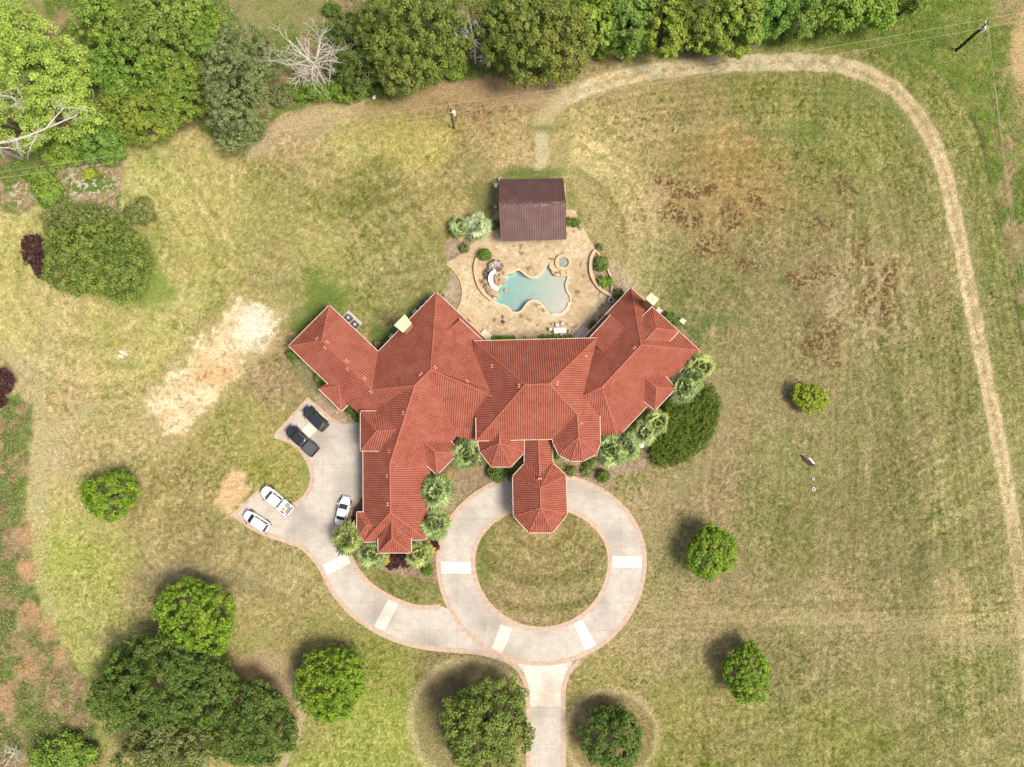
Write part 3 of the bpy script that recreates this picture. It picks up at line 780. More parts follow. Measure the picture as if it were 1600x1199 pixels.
RF = dict(
 A_nw=['a1','a2','a5'], A_ne=['a2','a3','a4','a5'], A_sw=['a6','a8','v1','c1','a4','a5','a1'],
 B_nw=['a3','b2','b1','c1','a4'], B_ne=['b2','b5','b4h','b3h','b1'], B_s=['b1','b3h','s1h','s2','s3'], B_se=['c1','b1','s3','t1','g1'],
 C_e=['g1','t1','e1','g2'], C_w=['c1','g1','g2','w2','w1','v1'], C_s=['g2','e1','w2'],
 M_n=['m1','m2','m4','m3'], M_w=['m1','m3','m5'], M_s=['m3','m4','m7','m6','m5'], M_e=['m2','m11','m9','m10','m8','m7','m4'],
 T_w=['m7','m8','t2a','m6'], T_1=['m8','t2b','t2a'], T_2=['m8','t2c','t2b'], T_3=['m8','t2d','t2c'], T_4=['m8','t2e','t2d'], T_5=['m8','m10','t2e'],
 R_nw=['r1','r2','r3','r4h','r9'], R_ne=['r1','r5','r2'], R_se=['r2','r5','r7','r3'], R_s=['r3','r7','r8','r4h'])
def solve_roof():
    z = {k: v[2] for k, v in RV.items()}
    pl = {}
    for it in range(60):
        W = {k: P(RV[k][0], RV[k][1], z[k]) for k in RV}
        acc = {k: [] for k in RV}
        for f, ks in RF.items():
            A = np.array([[W[k].x, W[k].y, 1.0] for k in ks]); b = np.array([z[k] for k in ks])
            wt = np.array([3.0 if RV[k][3] else 1.0 for k in ks])
            if len(ks) == 3: s = np.linalg.solve(A, b)
            else: s = np.linalg.lstsq(A*wt[:, None], b*wt, rcond=None)[0]
            pl[f] = s
            if len(ks) > 3:
                for i, k in enumerate(ks): acc[k].append(float(A[i] @ s))
        for k in RV:
            if not RV[k][3] and acc[k]: z[k] = 0.25*RV[k][2]*0.2+0.95*float(np.mean(acc[k])) if False else 0.04*RV[k][2]+0.96*float(np.mean(acc[k]))
    return {k: P(RV[k][0], RV[k][1], z[k]) for k in RV}, pl
RW, RP = solve_roof()
def on(face, px, py, dz=0.0):
    """the place on a roof plane seen at a pixel"""
    s = RP[face]; z = 5.0
    for _ in range(20):
        p = P(px, py, z); z = s[0]*p.x+s[1]*p.y+s[2]
    return P(px, py, z+dz)
RIB, AMP = 0.33, 0.12
PROF = [0.0, 0.72, 1.0, 0.72]
def ribbed(bm_out, uvl, poly, u_dir=None):
    """cut a planar-ish polygon into strips across the slope and raise every rib"""
    pts = [Vector(p) for p in poly]
    n = Vector((0, 0, 0))
    for i in range(len(pts)):
        a, b = pts[i], pts[(i+1) % len(pts)]
        n += Vector(((a.y-b.y)*(a.z+b.z), (a.z-b.z)*(a.x+b.x), (a.x-b.x)*(a.y+b.y)))
    n.normalize()
    if n.z < 0: n = -n; pts.reverse()
    u = Vector((0, 0, 1)).cross(n); u.normalize(); v = n.cross(u); v.normalize()
    o = pts[0]; c = sum(pts, Vector())/len(pts)
    flat = [Vector(((p-o).dot(u), (p-o).dot(v), 0)) for p in pts]
    tris = tessellate_polygon([flat])
    bm = bmesh.new(); vs = [bm.verts.new(p) for p in pts]
    for t in tris:
        a, b, d = [flat[i] for i in t]
        if (b-a).cross(d-a).z < 0: t = (t[2], t[1], t[0])
        try: bm.faces.new([vs[i] for i in t])
        except ValueError: pass
    us = [f.x for f in flat]
    q = math.floor(min(us)/(RIB/4))*(RIB/4)
    while q < max(us):
        if q > min(us)+1e-4:
            cut = [f for f in bm.faces if min((w.co-o).dot(u) for w in f.verts) < q-1e-5 < max((w.co-o).dot(u) for w in f.verts)]
            ge = set(cut)
            for f in cut: ge.update(f.edges); ge.update(f.verts)
            bmesh.ops.bisect_plane(bm, geom=list(ge), plane_co=o+u*q, plane_no=u, dist=1e-5)
        q += RIB/4
    nv = {}
    for w in bm.verts:
        uu = (w.co-o).dot(u)
        t = (uu/RIB) % 1.0*4; i = int(t) % 4
        h = PROF[i]*(1-(t-int(t)))+PROF[(i+1) % 4]*(t-int(t))
        nv[w] = (bm_out.verts.new(w.co+n*(h*AMP)), uu, (w.co-o).dot(v))
    for f in bm.faces:
        try: g = bm_out.faces.new([nv[w][0] for w in f.verts])
        except ValueError: continue
        for l, w in zip(g.loops, f.verts): l[uvl].uv = (nv[w][1]+0.01, nv[w][2])
    bm.free()
def roof_object(name, polys, parent, mat=None, label=None):
    bm = bmesh.new(); uvl = bm.loops.layers.uv.new('UVMap')
    for p in polys: ribbed(bm, uvl, p)
    off = wloc(parent)
    bmesh.ops.translate(bm, verts=bm.verts[:], vec=-off)
    me = bpy.data.meshes.new(name); bm.to_mesh(me); bm.free()
    me.materials.append(mat or M_tile)
    o = bpy.data.objects.new(name, me); COL.objects.link(o); o.parent = parent
    if label: o['label'] = label
    return o
def caps(pairs, parent, r=0.115, name='ridge_cap', mat=None):
    m = MB()
    for a, b in pairs:
        a = Vector(a); b = Vector(b); up = Vector((0, 0, 0.07))
        k = max(2, int((b-a).length/0.45)); rr = random.random()*0
        pts = [a.lerp(b, i/k)+up for i in range(k+1)]
        m.tube(pts, r, n=6)
    return m.build(name, mat or M_ridge, parent)
def eaves(pairs, parent, name='fascia', w=0.09, h=0.24):
    runs = []
    for a, b in pairs:
        for r_ in runs:
            if any((Vector(p_)-Vector(q_)).length < 0.02 for e_ in r_ for p_ in e_ for q_ in (a, b)): r_.append((a, b)); break
        else: runs.append([(a, b)])
    if len(runs) > 1:
        for r_ in runs: eaves(r_, parent, name, w, h)
        return
    m = MB()
    for a, b in pairs:
        a = Vector(a); b = Vector(b); d = (b-a); d.z = 0; d.normalize(); nn = Vector((-d.y, d.x, 0))*w/2
        e = d*0.05
        vs = []
        for p in (a-e, b+e):
            for s, zz in ((-1, -h), (1, -h), (1, 0.13), (-1, 0.13)): vs.append(p+nn*s+Vector((0, 0, zz)))
        m.add(vs, [(0, 1, 2, 3), (7, 6, 5, 4), (0, 4, 5, 1), (1, 5, 6, 2), (2, 6, 7, 3), (3, 7, 4, 0)])
    return m.build(name, M_fascia, parent)
def vent(px, py, face, parent, single=False):
    """a little pair of pale ridge vents"""
    p = on(face, px, py, 0.12); s = RP[face]
    d = Vector((-s[0], -s[1], 0)).normalized(); t = Vector((-d.y, d.x, 0))
    m = MB()
    sl = Vector((d.x, d.y, s[0]*d.x+s[1]*d.y)).normalized(); n = t.cross(sl)
    if n.z < 0: n = -n
    for q in ((0,) if single else (-0.17, 0.17)):
        c = p+t*q
        vs = []
        for zz, e in ((-0.05, 1.0), (0.14, 0.7)):
            for a, b in ((-1, -1), (1, -1), (1, 1), (-1, 1)): vs.append(c+t*(a*0.105*e)+sl*(b*0.20*e)+n*zz)
        m.add(vs, [(3, 2, 1, 0), (4, 5, 6, 7), (0, 1, 5, 4), (1, 2, 6, 5), (2, 3, 7, 6), (3, 0, 4, 7)])
    return m.build('roof_vent', M_vent, parent)
M_vent = noisy('vent_tile', (0.62, 0.30, 0.22, 1), (0.55, 0.24, 0.17, 1), 3.0, 0.5)

house = empty('mansion', P(760, 640, 0), 'sprawling mansion under red tiled hip roofs with turrets and a covered entrance', 'mansion')
def W(*ks): return [RW[k] for k in ks]
def edge(*ps): return [(RW[a], RW[b]) for a, b in ps]
def grp(name, faces, ridge, eave, label=None):
    o = roof_object(name, [W(*RF[f]) for f in faces], house, label=label)
    if ridge: caps(edge(*ridge), o)
    if eave: eaves(edge(*eave), o)
    return o
rA = grp('garage_roof', ['A_nw', 'A_ne', 'A_sw'], [('a1', 'a5'), ('a2', 'a5'), ('a5', 'a4')], [('a1', 'a2'), ('a2', 'a3'), ('a1', 'a6')], 'northern garage wing roof')
rB = grp('wing_roof', ['B_nw', 'B_ne', 'B_s', 'B_se'], [('b2', 'b1'), ('b1', 'c1'), ('a4', 'c1'), ('b1', 'b3'), ('c1', 'g1')], [('b2', 'a3'), ('b2', 'b5')])
rC = grp('wing_roof', ['C_e', 'C_w', 'C_s'], [('g1', 'g2'), ('g2', 'e1'), ('g2', 'w2')], [('w1', 'w2'), ('e1', 't1'), ('w2', 'e1')])
rM = grp('main_roof', ['M_n', 'M_w', 'M_s', 'M_e'], [('m1', 'm3'), ('m2', 'm4'), ('m3', 'm4'), ('m3', 'm5'), ('m4', 'm7')], [('m1', 'm2'), ('m5', 's1'), ('m9', 'm10')])
mS = [(RW['m5'], P(764, 689, 5.2)), (P(798.7, 688.2, 5.2), RW['m6'])]
eaves(mS, rM)
rT = grp('turret_roof', ['T_w', 'T_1', 'T_2', 'T_3', 'T_4', 'T_5'], [('m7', 'm8'), ('m8', 't2b'), ('m8', 't2c'), ('m8', 't2d'), ('m8', 't2e')], [('m6', 't2a'), ('t2a', 't2b'), ('t2b', 't2c'), ('t2c', 't2d'), ('t2d', 't2e'), ('t2e', 'm10')])
rR = grp('wing_roof', ['R_nw', 'R_ne', 'R_se', 'R_s'], [('r1', 'r2'), ('r2', 'r3'), ('r3', 'r4'), ('r2', 'r5'), ('r3', 'r7')], [('r1', 'r9'), ('r1', 'r5'), ('r5', 'r7')])
# bumps and dormers laid over the big planes
def bump(name, polys, ridge, eave, parent, label=None):
    o = roof_object(name, polys, parent, label=label)
    caps(ridge, o, 0.10); eaves(eave, o)
    return o
p = P
ba, bb, bc, bd, be = p(498.1,608,3.3), p(533.7,643.4,3.3), p(543.6,633.6,3.3), on('A_sw',535.4,622.1,-.05), on('A_sw',529.3,602.6,.05)
b0 = on('A_sw',509,600,-.05)
bump('dormer_roof', [[ba, b0, be], [ba, be, bb], [bb, be, bd, bc]], [(ba, be), (be, bb)], [(ba, bb), (bb, bc)], house)
d1, d2, d3, d4 = p(563.3,642.2,4.35), p(563.3,705.2,4.35), on('A_sw',592.5,642.2,-.02), on('C_w',592.5,705.2,-.02)
d5, d6 = p(588.6,673.2,6.25), on('C_w',620.5,671.4,0.02)
bump('dormer_roof', [[d1, d5, d2], [d1, d3, d6, d5], [d5, d6, d4, d2]], [(d1, d5), (d2, d5), (d5, d6)], [(d1, d3), (d1, d2), (d2, d4)], house)
l1, l2, l3, l4, l5, l6 = p(557.5,799.8,3.3), p(557.5,842,3.3), p(568,799.8,3.4), on('C_w',582,820.3,.02), p(572.7,820.3,4.35), p(569,843,3.5)
bump('dormer_roof', [[l1, l3, l4, l5], [l1, l5, l2], [l5, l4, l6, l2]], [(l1, l5), (l5, l4), (l5, l2)], [(l1, l3), (l1, l2)], house)
f1, f2, f3, f4 = p(590.4,841.8,4.0), p(590.8,864.2,4.0), p(643,864.2,4.0), p(642.9,840.6,4.0)
f5, f6 = p(612.4,841.3,5.75), on('C_s',612.2,815,.0)
bump('entrance_roof', [[f6, f5, f2, f1], [f5, f3, f2], [f6, f4, f3, f5]], [(f6, f5), (f5, f2), (f5, f3)], [(f1, f2), (f2, f3), (f3, f4)], house)
def hipbump(face, g1, g2, g3, g4, g5, ap, ez):
    G1, G2, G5 = on(face, *g1, .0), on(face, *g2, -.02), on(face, *g5, -.02)
    G3, G4 = p(*g3, ez), p(*g4, ez)
    A = p(*ap, G1.z+0.05)
    bump('dormer_roof', [[G1, G2, G3, A], [G1, A, G4, G5], [A, G3, G4]], [(G1, A), (A, G3), (A, G4)], [(G2, G3), (G3, G4), (G4, G5)], house)
hipbump('B_se', (663,690.7), (704.6,689.3), (719,706), (682.9,743), (667.9,728.6), (680.1,706.8), 3.75)
hipbump('R_se', (1006.9,589.4), (1040.2,588.1), (1056.2,606.8), (1023.4,642), (1006.3,628.1), (1025.5,605.4), 3.95)
q1, q2, q4, q5 = p(1018.9,479.5,4.4), on('R_ne',1003,494.3,-.02), p(1061,518,4.4), on('R_ne',1046,534,-.02)
q3, q6 = p(1025,513.4,6.1), on('R_ne',1007.6,532.5,.02)
bump('dormer_roof', [[q1, q3, q6, q2], [q1, q4, q3], [q3, q4, q5, q6]], [(q1, q3), (q3, q4), (q3, q6)], [(q1, q2), (q1, q4), (q4, q5)], house)
def shed(face, c1, c2, c3, c4, lift=0.95):
    a, b, c, d = on(face, *c1, lift), on(face, *c2, .03), on(face, *c3, .03), on(face, *c4, lift)
    o = roof_object('shed_roof', [[a, b, c, d]], house)
    m = MB()
    lo = [on(face, *c1, -.1), on(face, *c4, -.1)]
    m.add([a, d, lo[1], lo[0]], [(0, 1, 2, 3)])
    m.add([a, b, lo[0]], [(0, 1, 2)]); m.add([d, c, lo[1]], [(0, 1, 2)])
    m.build('cheek_wall', M_stucco, o)
    eaves([(a, d)], o, w=0.08, h=0.12)
shed('B_ne', (718.6,498.5), (695.9,519.1), (733,553), (754,531.5))
shed('R_nw', (953.4,492.8), (977.5,512), (944,552), (919,530))
# small turret beside the covered entrance
ap = p(780.1,692.2,6.1); bk = on('M_s', 780.1, 675.5, -.02)
tv = [p(746,690,3.75), p(749.3,706.2,3.75), p(767.7,730,3.75), p(798.5,730,3.75), p(819.7,707.3,3.75), p(819.3,690,3.75)]
tl, trr = p(749,676,3.75), p(818,675,3.75)
bump('turret_roof', [[bk, ap, tv[1], tv[0], tl], [ap, tv[2], tv[1]], [ap, tv[3], tv[2]], [ap, tv[4], tv[3]], [bk, trr, tv[5], tv[4], ap]],
     [(bk, ap)]+[(ap, tv[k]) for k in (1, 2, 3, 4)], [(tv[0], tv[1]), (tv[1], tv[2]), (tv[2], tv[3]), (tv[3], tv[4]), (tv[4], tv[5])], house)
# link roof and porte-cochere
k1, k2, k3, k4 = p(819.7,684,3.8), p(863.7,684,3.8), p(863.9,726,3.8), p(818.8,726,3.8)
kr1, kr2 = p(841,684,5.2), p(843.1,744,5.25)
kl, kq = p(818.8, 728, 3.7), p(863.9, 728, 3.7)
bump('link_roof', [[k1, kr1, kr2, k4], [k2, k3, kr2, kr1]], [(kr1, kr2)], [(k1, k4), (k2, k3)], house)
pc = [(818.6,724.7), (800.7,744.2), (802,807), (826.2,832.6), (863.5,832.6), (886.5,804.9), (884.3,742.7), (864.2,723.6)]
PC = [p(a, b, 4.0) for a, b in pc]
pa, pb = p(844.2,762.6,6.5), p(844.2,793.4,6.5)
bump('porch_roof', [[PC[0], PC[7], pa], [PC[1], PC[0], pa], [PC[1], pa, pb, PC[2]], [PC[2], pb, PC[3]], [PC[3], pb, PC[4]], [PC[4], pb, PC[5]], [PC[5], pb, pa, PC[6]], [PC[6], pa, PC[7]]],
     [(pa, pb)]+[(pa, PC[k]) for k in (0, 1, 6, 7)]+[(pb, PC[k]) for k in (2, 3, 4, 5)], [(PC[k], PC[(k+1) % 8]) for k in range(7)], house)
for a, b, f in [(495,529.5,'A_nw'),(511.5,534.5,'A_ne'),(507.8,543.7,'A_sw'),(541.5,564,'A_ne'),(543,577,'A_sw'),(569.5,591.5,'A_ne'),(579,612.3,'A_sw'),(656.8,584.5,'B_nw'),(679.5,574,'B_ne'),(730.3,595.7,'B_ne'),
                (629.5,645.5,'C_w'),(608.5,705.5,'C_w'),(604.5,744,'C_w'),(605,788,'C_w'),(768.3,572.3,'M_w'),(810.5,602.7,'M_w'),(870.5,599,'M_e'),(991,543.5,'R_nw')]:
    vent(a, b, f, house)
vent(915.5, 556, 'M_e', house, True); vent(908, 662, 'M_e', house, True)
for (a, b, z, tx) in ((601.5,668,5.85,1), (601.5,677.5,5.85,1), (1015.5,518,5.7,0), (1022,522,5.7,0), (841.5,748,6.1,1), (844.8,748,6.1,1)):
    c = p(a, b, z); m = MB(); m.box(c.x-0.12, c.x+0.12, c.y-0.14, c.y+0.14, c.z-0.15, c.z+0.2, bev=0.03); m.build('roof_vent', M_vent, house)
# walls
def inset(pts, d):
    n = len(pts); v = [Vector(q) for q in pts]
    ar = sum(v[i].x*v[(i+1) % n].y-v[(i+1) % n].x*v[i].y for i in range(n))
    s = 1 if ar > 0 else -1; out = []
    for i in range(n):
        a, b, c = v[i-1], v[i], v[(i+1) % n]
        d1 = (b-a).normalized(); d2 = (c-b).normalized()
        n1 = Vector((-d1.y, d1.x))*s; n2 = Vector((-d2.y, d2.x))*s
        k = n1+n2; L = k.length_squared
        out.append(tuple(b+k*(2*d/max(L, 0.6))))
    return out
def walls(pix, z, d=0.6, wins=(), doors=()):
    q = inset(px2(pix, z), d); n = len(q)
    m = MB(); m.prism([q], -0.05, z-0.12)
    w = m.build('wall', M_stucco, house)
    c = Vector((sum(a[0] for a in q)/n, sum(a[1] for a in q)/n))
    for i in list(wins)+list(doors):
        a, b = Vector(q[i]), Vector(q[(i+1) % n]); L = (b-a).length; t = (b-a).normalized(); nn = Vector((t.y, -t.x))
        if nn.dot((a+b)/2-c) < 0: nn = -nn
        gd = i in doors; ww = 2.6 if gd else 1.1; sp = 3.5 if gd else 3.0
        k = max(1, int(L/sp))
        for j in range(k):
            o = a.lerp(b, (j+0.5)/k); z0, z1 = (0.02, 2.4) if gd else (0.8, 2.5)
            M = Matrix(((t.x, nn.x, 0, o.x), (t.y, nn.y, 0, o.y), (0, 0, 1, 0), (0, 0, 0, 1)))
            fr = MB(); e = 0.1
            fr.box(-ww/2, ww/2, 0.0, 0.06, z0, z0+e, M); fr.box(-ww/2, ww/2, 0.0, 0.06, z1-e, z1, M)
            fr.box(-ww/2, -ww/2+e, 0.0, 0.06, z0+e, z1-e, M); fr.box(ww/2-e, ww/2, 0.0, 0.06, z0+e, z1-e, M)
            if gd:
                f = fr.build('garage_door', M_white, house)
                pn = MB()
                for r_ in range(4): pn.box(-ww/2+e, ww/2-e, 0.0, 0.03, z0+e+r_*0.54, z0+e+r_*0.54+0.5, M)
                pn.build('door_panel', M_white, f)
            else:
                f = fr.build('window', M_white, house)
                pn = MB(); pn.box(-ww/2+e, ww/2-e, 0.0, 0.025, z0+e, z1-e, M); pn.build('pane', M_glass, f)
walls([(450.8,540.8),(514.8,476.9),(620,577),(563,645)], 3.3, wins=(0, 1, 3))
walls([(681.8,456.3),(768,536),(744,690),(713,685),(671,738),(569,738),(567,640),(591,549)], 3.3, 0.62, wins=(0, 3, 7))
walls([(566,640),(671,640),(666,843),(568,847)], 3.3, 0.58, doors=(3,))
walls([(563.3,642.2),(600,642.2),(600,705.2),(563.3,705.2)], 4.35, 0.6, doors=(3,))
walls([(590.6,830),(643,830),(643,864.2),(590.6,864.2)], 4.0, 0.6, wins=(2,))
walls([(740,532.9),(932.7,528.1),(938,688),(744,689.5)], 5.2, 0.6, wins=(0,))
walls([(870,650),(937.2,651),(938.3,693.2),(932,709.9),(911.9,720.8),(892.4,721.4),(872.8,711.6),(864,693)], 5.2, 0.55, wins=(2, 3, 4, 5, 6))
walls([(748,670),(818,670),(819.5,707.3),(798.5,730),(767.7,730),(749.3,706.2)], 3.75, 0.5, wins=(2, 3, 4))
walls([(985.5,449.3),(1093.6,548.1),(964.8,684.2),(920,684),(905,600),(912.7,526.8)], 3.3, 0.61, wins=(0, 1, 5))
walls([(1010,570),(1056.2,606.8),(1023.4,642),(985,610)], 3.9, 0.57, wins=(1,))
for a, b in [(804.5,746),(805.5,804),(828,829),(861.5,829),(882.5,803),(880.5,746),(823,722),(860,722)]:
    c = p(a, b, 3.9); m = MB(); m.cyl((c.x, c.y), 0.28, -0.05, 3.75, 14, 0.24); m.box(c.x-.36, c.x+.36, c.y-.36, c.y+.36, -0.05, 0.35); m.box(c.x-.32, c.x+.32, c.y-.32, c.y+.32, 3.55, 3.86)
    m.build('column', M_cap, house)
m = MB(); m.prism([inset([(v.x, v.y) for v in PC], 0.12)], 3.80, 3.86); m.build('soffit', M_fascia, house)
# chimneys
def chimney(pix, z, base, slot=True):
    q = px2(pix, z); qi = inset(q, 0.16)
    m = MB(); m.prism([qi], base, z-0.3); ch = m.build('chimney', M_stone, house)
    m = MB(); m.prism([q, inset(q, 0.55)], z-0.3, z); m.prism([inset(q, 0.5)], z-0.32, z-0.12); m.build('chimney_cap', M_cap, ch)
M_stone = noisy('chimney_body_stone', S(196, 164, 130), S(168, 136, 108), 2.5, 0.9, 0.02)
chimney([(632.5,491.2),(643.3,505.4),(629.6,520),(615.4,508.5)], 7.6, 0.0)
chimney([(1017.5,457.5),(1030,467.5),(1021,478),(1008.5,467)], 8.8, 0.0)

# ================================================================== POOL PAVILION
pav = empty('pool_pavilion', P(832, 327, 0), 'open pool pavilion with brown standing seam metal gable roof', 'pavilion')
M_brown = noisy('brown_metal', (0.118, 0.064, 0.058, 1), (0.098, 0.053, 0.048, 1), 0.7, 0.42, metallic=0.25, c3=(0.135, 0.082, 0.075, 1), scale2=0.5)
def stain(m):
    nt = m.node_tree; b = nt.nodes['Principled BSDF']; src = b.inputs['Base Color'].links[0].from_socket
    tc = [n for n in nt.nodes if n.type == 'TEX_COORD'][0]
    sx = N(nt, 'ShaderNodeSeparateXYZ'); nt.links.new(tc.outputs['Object'], sx.inputs[0])
    yr = p(832, 318, 4.2).y-pav.location.y
    s1 = N(nt, 'ShaderNodeMath', operation='SUBTRACT'); nt.links.new(sx.outputs['Y'], s1.inputs[0]); s1.inputs[1].default_value = yr
    s2 = N(nt, 'ShaderNodeMath', operation='ABSOLUTE'); nt.links.new(s1.outputs[0], s2.inputs[0])
    rr = ramp(nt, s2.outputs[0], [(0.0, (1, 1, 1, 1)), (1.0, (0, 0, 0, 1))])
    nz = N(nt, 'ShaderNodeTexNoise', Scale=1.9, Detail=3.0); nt.links.new(tc.outputs['Object'], nz.inputs['Vector'])
    r2 = ramp(nt, nz.outputs['Fac'], [(0.5, (0, 0, 0, 1)), (0.66, (0.9, 0.9, 0.9, 1))])
    mu = N(nt, 'ShaderNodeMath', operation='MULTIPLY'); nt.links.new(rr.outputs[0], mu.inputs[0]); nt.links.new(r2.outputs[0], mu.inputs[1])
    mx = N(nt, 'ShaderNodeMixRGB'); nt.links.new(mu.outputs[0], mx.inputs[0]); nt.links.new(src, mx.inputs[1]); mx.inputs[2].default_value = (0.30, 0.20, 0.18, 1)
    nt.links.new(mx.outputs[0], b.inputs['Base Color'])
stain(M_brown)
e1, e2, e3, e4 = p(781,280.6,3.1), p(879.8,278.6,3.1), p(884.3,374.2,3.1), p(783.2,377,3.1)
h1, h2 = p(779.6,319.5,4.2), p(883.8,317,4.2)
def seam_roof(name, a, b, c, d, parent):
    """a-b ridge, d-c eave; raised seams run down the slope"""
    m = MB(); sm_ = MB(); n = (b-a).cross(d-a).normalized(); n = n if n.z > 0 else -n
    lo = Vector((0, 0, -0.12))
    m.add([a, b, c, d, a+lo, b+lo, c+lo, d+lo], [(3, 2, 1, 0), (4, 5, 6, 7), (0, 1, 5, 4), (1, 2, 6, 5), (2, 3, 7, 6), (3, 0, 4, 7)])
    w = 0.035; k = 27; t = (b-a).normalized()*w
    for i in range(k+1):
        s = a.lerp(b, i/k); e = d.lerp(c, i/k)
        up = n*0.085
        sm_.add([s-t, s+t, e+t, e-t, s-t+up, s+t+up, e+t+up, e-t+up], [(4, 5, 6, 7), (0, 1, 5, 4), (1, 2, 6, 5), (2, 3, 7, 6), (3, 0, 4, 7)])
    o = m.build(name, M_brown, parent); sm_.build('seam', M_seam, o); return o
M_seam = noisy('seam_metal', (0.072, 0.038, 0.034, 1), (0.085, 0.045, 0.040, 1), 1.0, 0.5)
seam_roof('roof', h1, h2, e2, e1, pav); seam_roof('roof', h1, h2, e3, e4, pav)
m = MB(); m.tube([h1+Vector((0, 0, .05)), h2+Vector((0, 0, .05))], 0.13, n=4); m.build('ridge_cap', M_brown, pav)
M_wood = noisy('timber', S(150, 112, 80), S(120, 88, 62), 3.0, 0.8)
for a, b in [(786,285),(832,284),(875,283),(789,362),(832,361),(878,360)]:
    c = p(a, b, 3.0); m = MB(); m.box(c.x-.14, c.x+.14, c.y-.14, c.y+.14, 0.0, 3.0, bev=.02); m.build('post', M_wood, pav)
m = MB(); c1_, c2_ = p(784,300,0), p(880,300,0); m.prism([px2([(781,292),(883,290),(885,345),(781,347)])], -0.02, 0.12); m.build('floor_slab', M_flag, pav)
# ================================================================== VEHICLES
def carpaint(name, c, met=0.0, rough=0.3):
    m, nt, b = newmat(name)
    nz = N(nt, 'ShaderNodeTexNoise', Scale=1.5, Detail=3.0); tc = N(nt, 'ShaderNodeTexCoord'); nt.links.new(tc.outputs['Object'], nz.inputs['Vector'])
    r = ramp(nt, nz.outputs['Fac'], [(0.3, tuple(x*0.93 for x in c[:3])+(1,)), (0.7, c)]); nt.links.new(r.outputs[0], b.inputs['Base Color'])
    b.inputs['Roughness'].default_value = rough; b.inputs['Metallic'].default_value = met; b.inputs['Coat Weight'].default_value = 0.5; b.inputs['Coat Roughness'].default_value = 0.08
    return m
P_black = carpaint('black_paint', (0.018, 0.019, 0.024, 1)); P_white = carpaint('white_car_paint', (0.80, 0.80, 0.79, 1)); P_silver = carpaint('silver_trim', (0.42, 0.40, 0.39, 1), 0.3)
M_cg = noisy('car_glass', (0.020, 0.028, 0.030, 1), (0.045, 0.060, 0.062, 1), 1.0, 0.06, spec=0.7)
M_tyre = noisy('tyre_rubber', (0.02, 0.02, 0.02, 1), (0.03, 0.03, 0.03, 1), 6.0, 0.9)
M_rim = noisy('alloy_rim', (0.45, 0.45, 0.46, 1), (0.35, 0.35, 0.36, 1), 4.0, 0.35, metallic=0.8)
M_lamp = noisy('head_lamp', (0.30, 0.31, 0.32, 1), (0.22, 0.23, 0.24, 1), 4.0, 0.1); M_red = noisy('tail_lamp', (0.35, 0.02, 0.02, 1), (0.25, 0.01, 0.01, 1), 4.0, 0.2)
M_dark = noisy('dark_plastic', (0.03, 0.03, 0.032, 1), (0.05, 0.05, 0.052, 1), 3.0, 0.6)
M_ton = noisy('tonneau_vinyl', (0.060, 0.062, 0.066, 1), (0.075, 0.078, 0.08, 1), 2.0, 0.65)
def outline(x0, x1, w, n=40, ef=3.2, er=5.5, nose=0.1):
    out = []
    for k in range(n):
        a = 2*math.pi*k/n; c, s = math.cos(a), math.sin(a)
        e = ef if c > 0 else er
        x = math.copysign(abs(c)**(2/e), c); y = math.copysign(abs(s)**(2/e), s)
        X = (x0+x1)/2+x*(x1-x0)/2
        t = max(0, (X-(x0+x1)/2)/((x1-x0)/2))
        out.append((X, y*w/2*(1-nose*t**3)))
    return out
def loft(m, rings, cap=True):
    n = len(rings[0]); vs = [q for r in rings for q in r]; fs = []
    for i in range(len(rings)-1):
        for k in range(n): fs.append((i*n+k, i*n+(k+1) % n, (i+1)*n+(k+1) % n, (i+1)*n+k))
    if cap: fs.append(tuple(range((len(rings)-1)*n, len(rings)*n)))
    m.add(vs, fs)
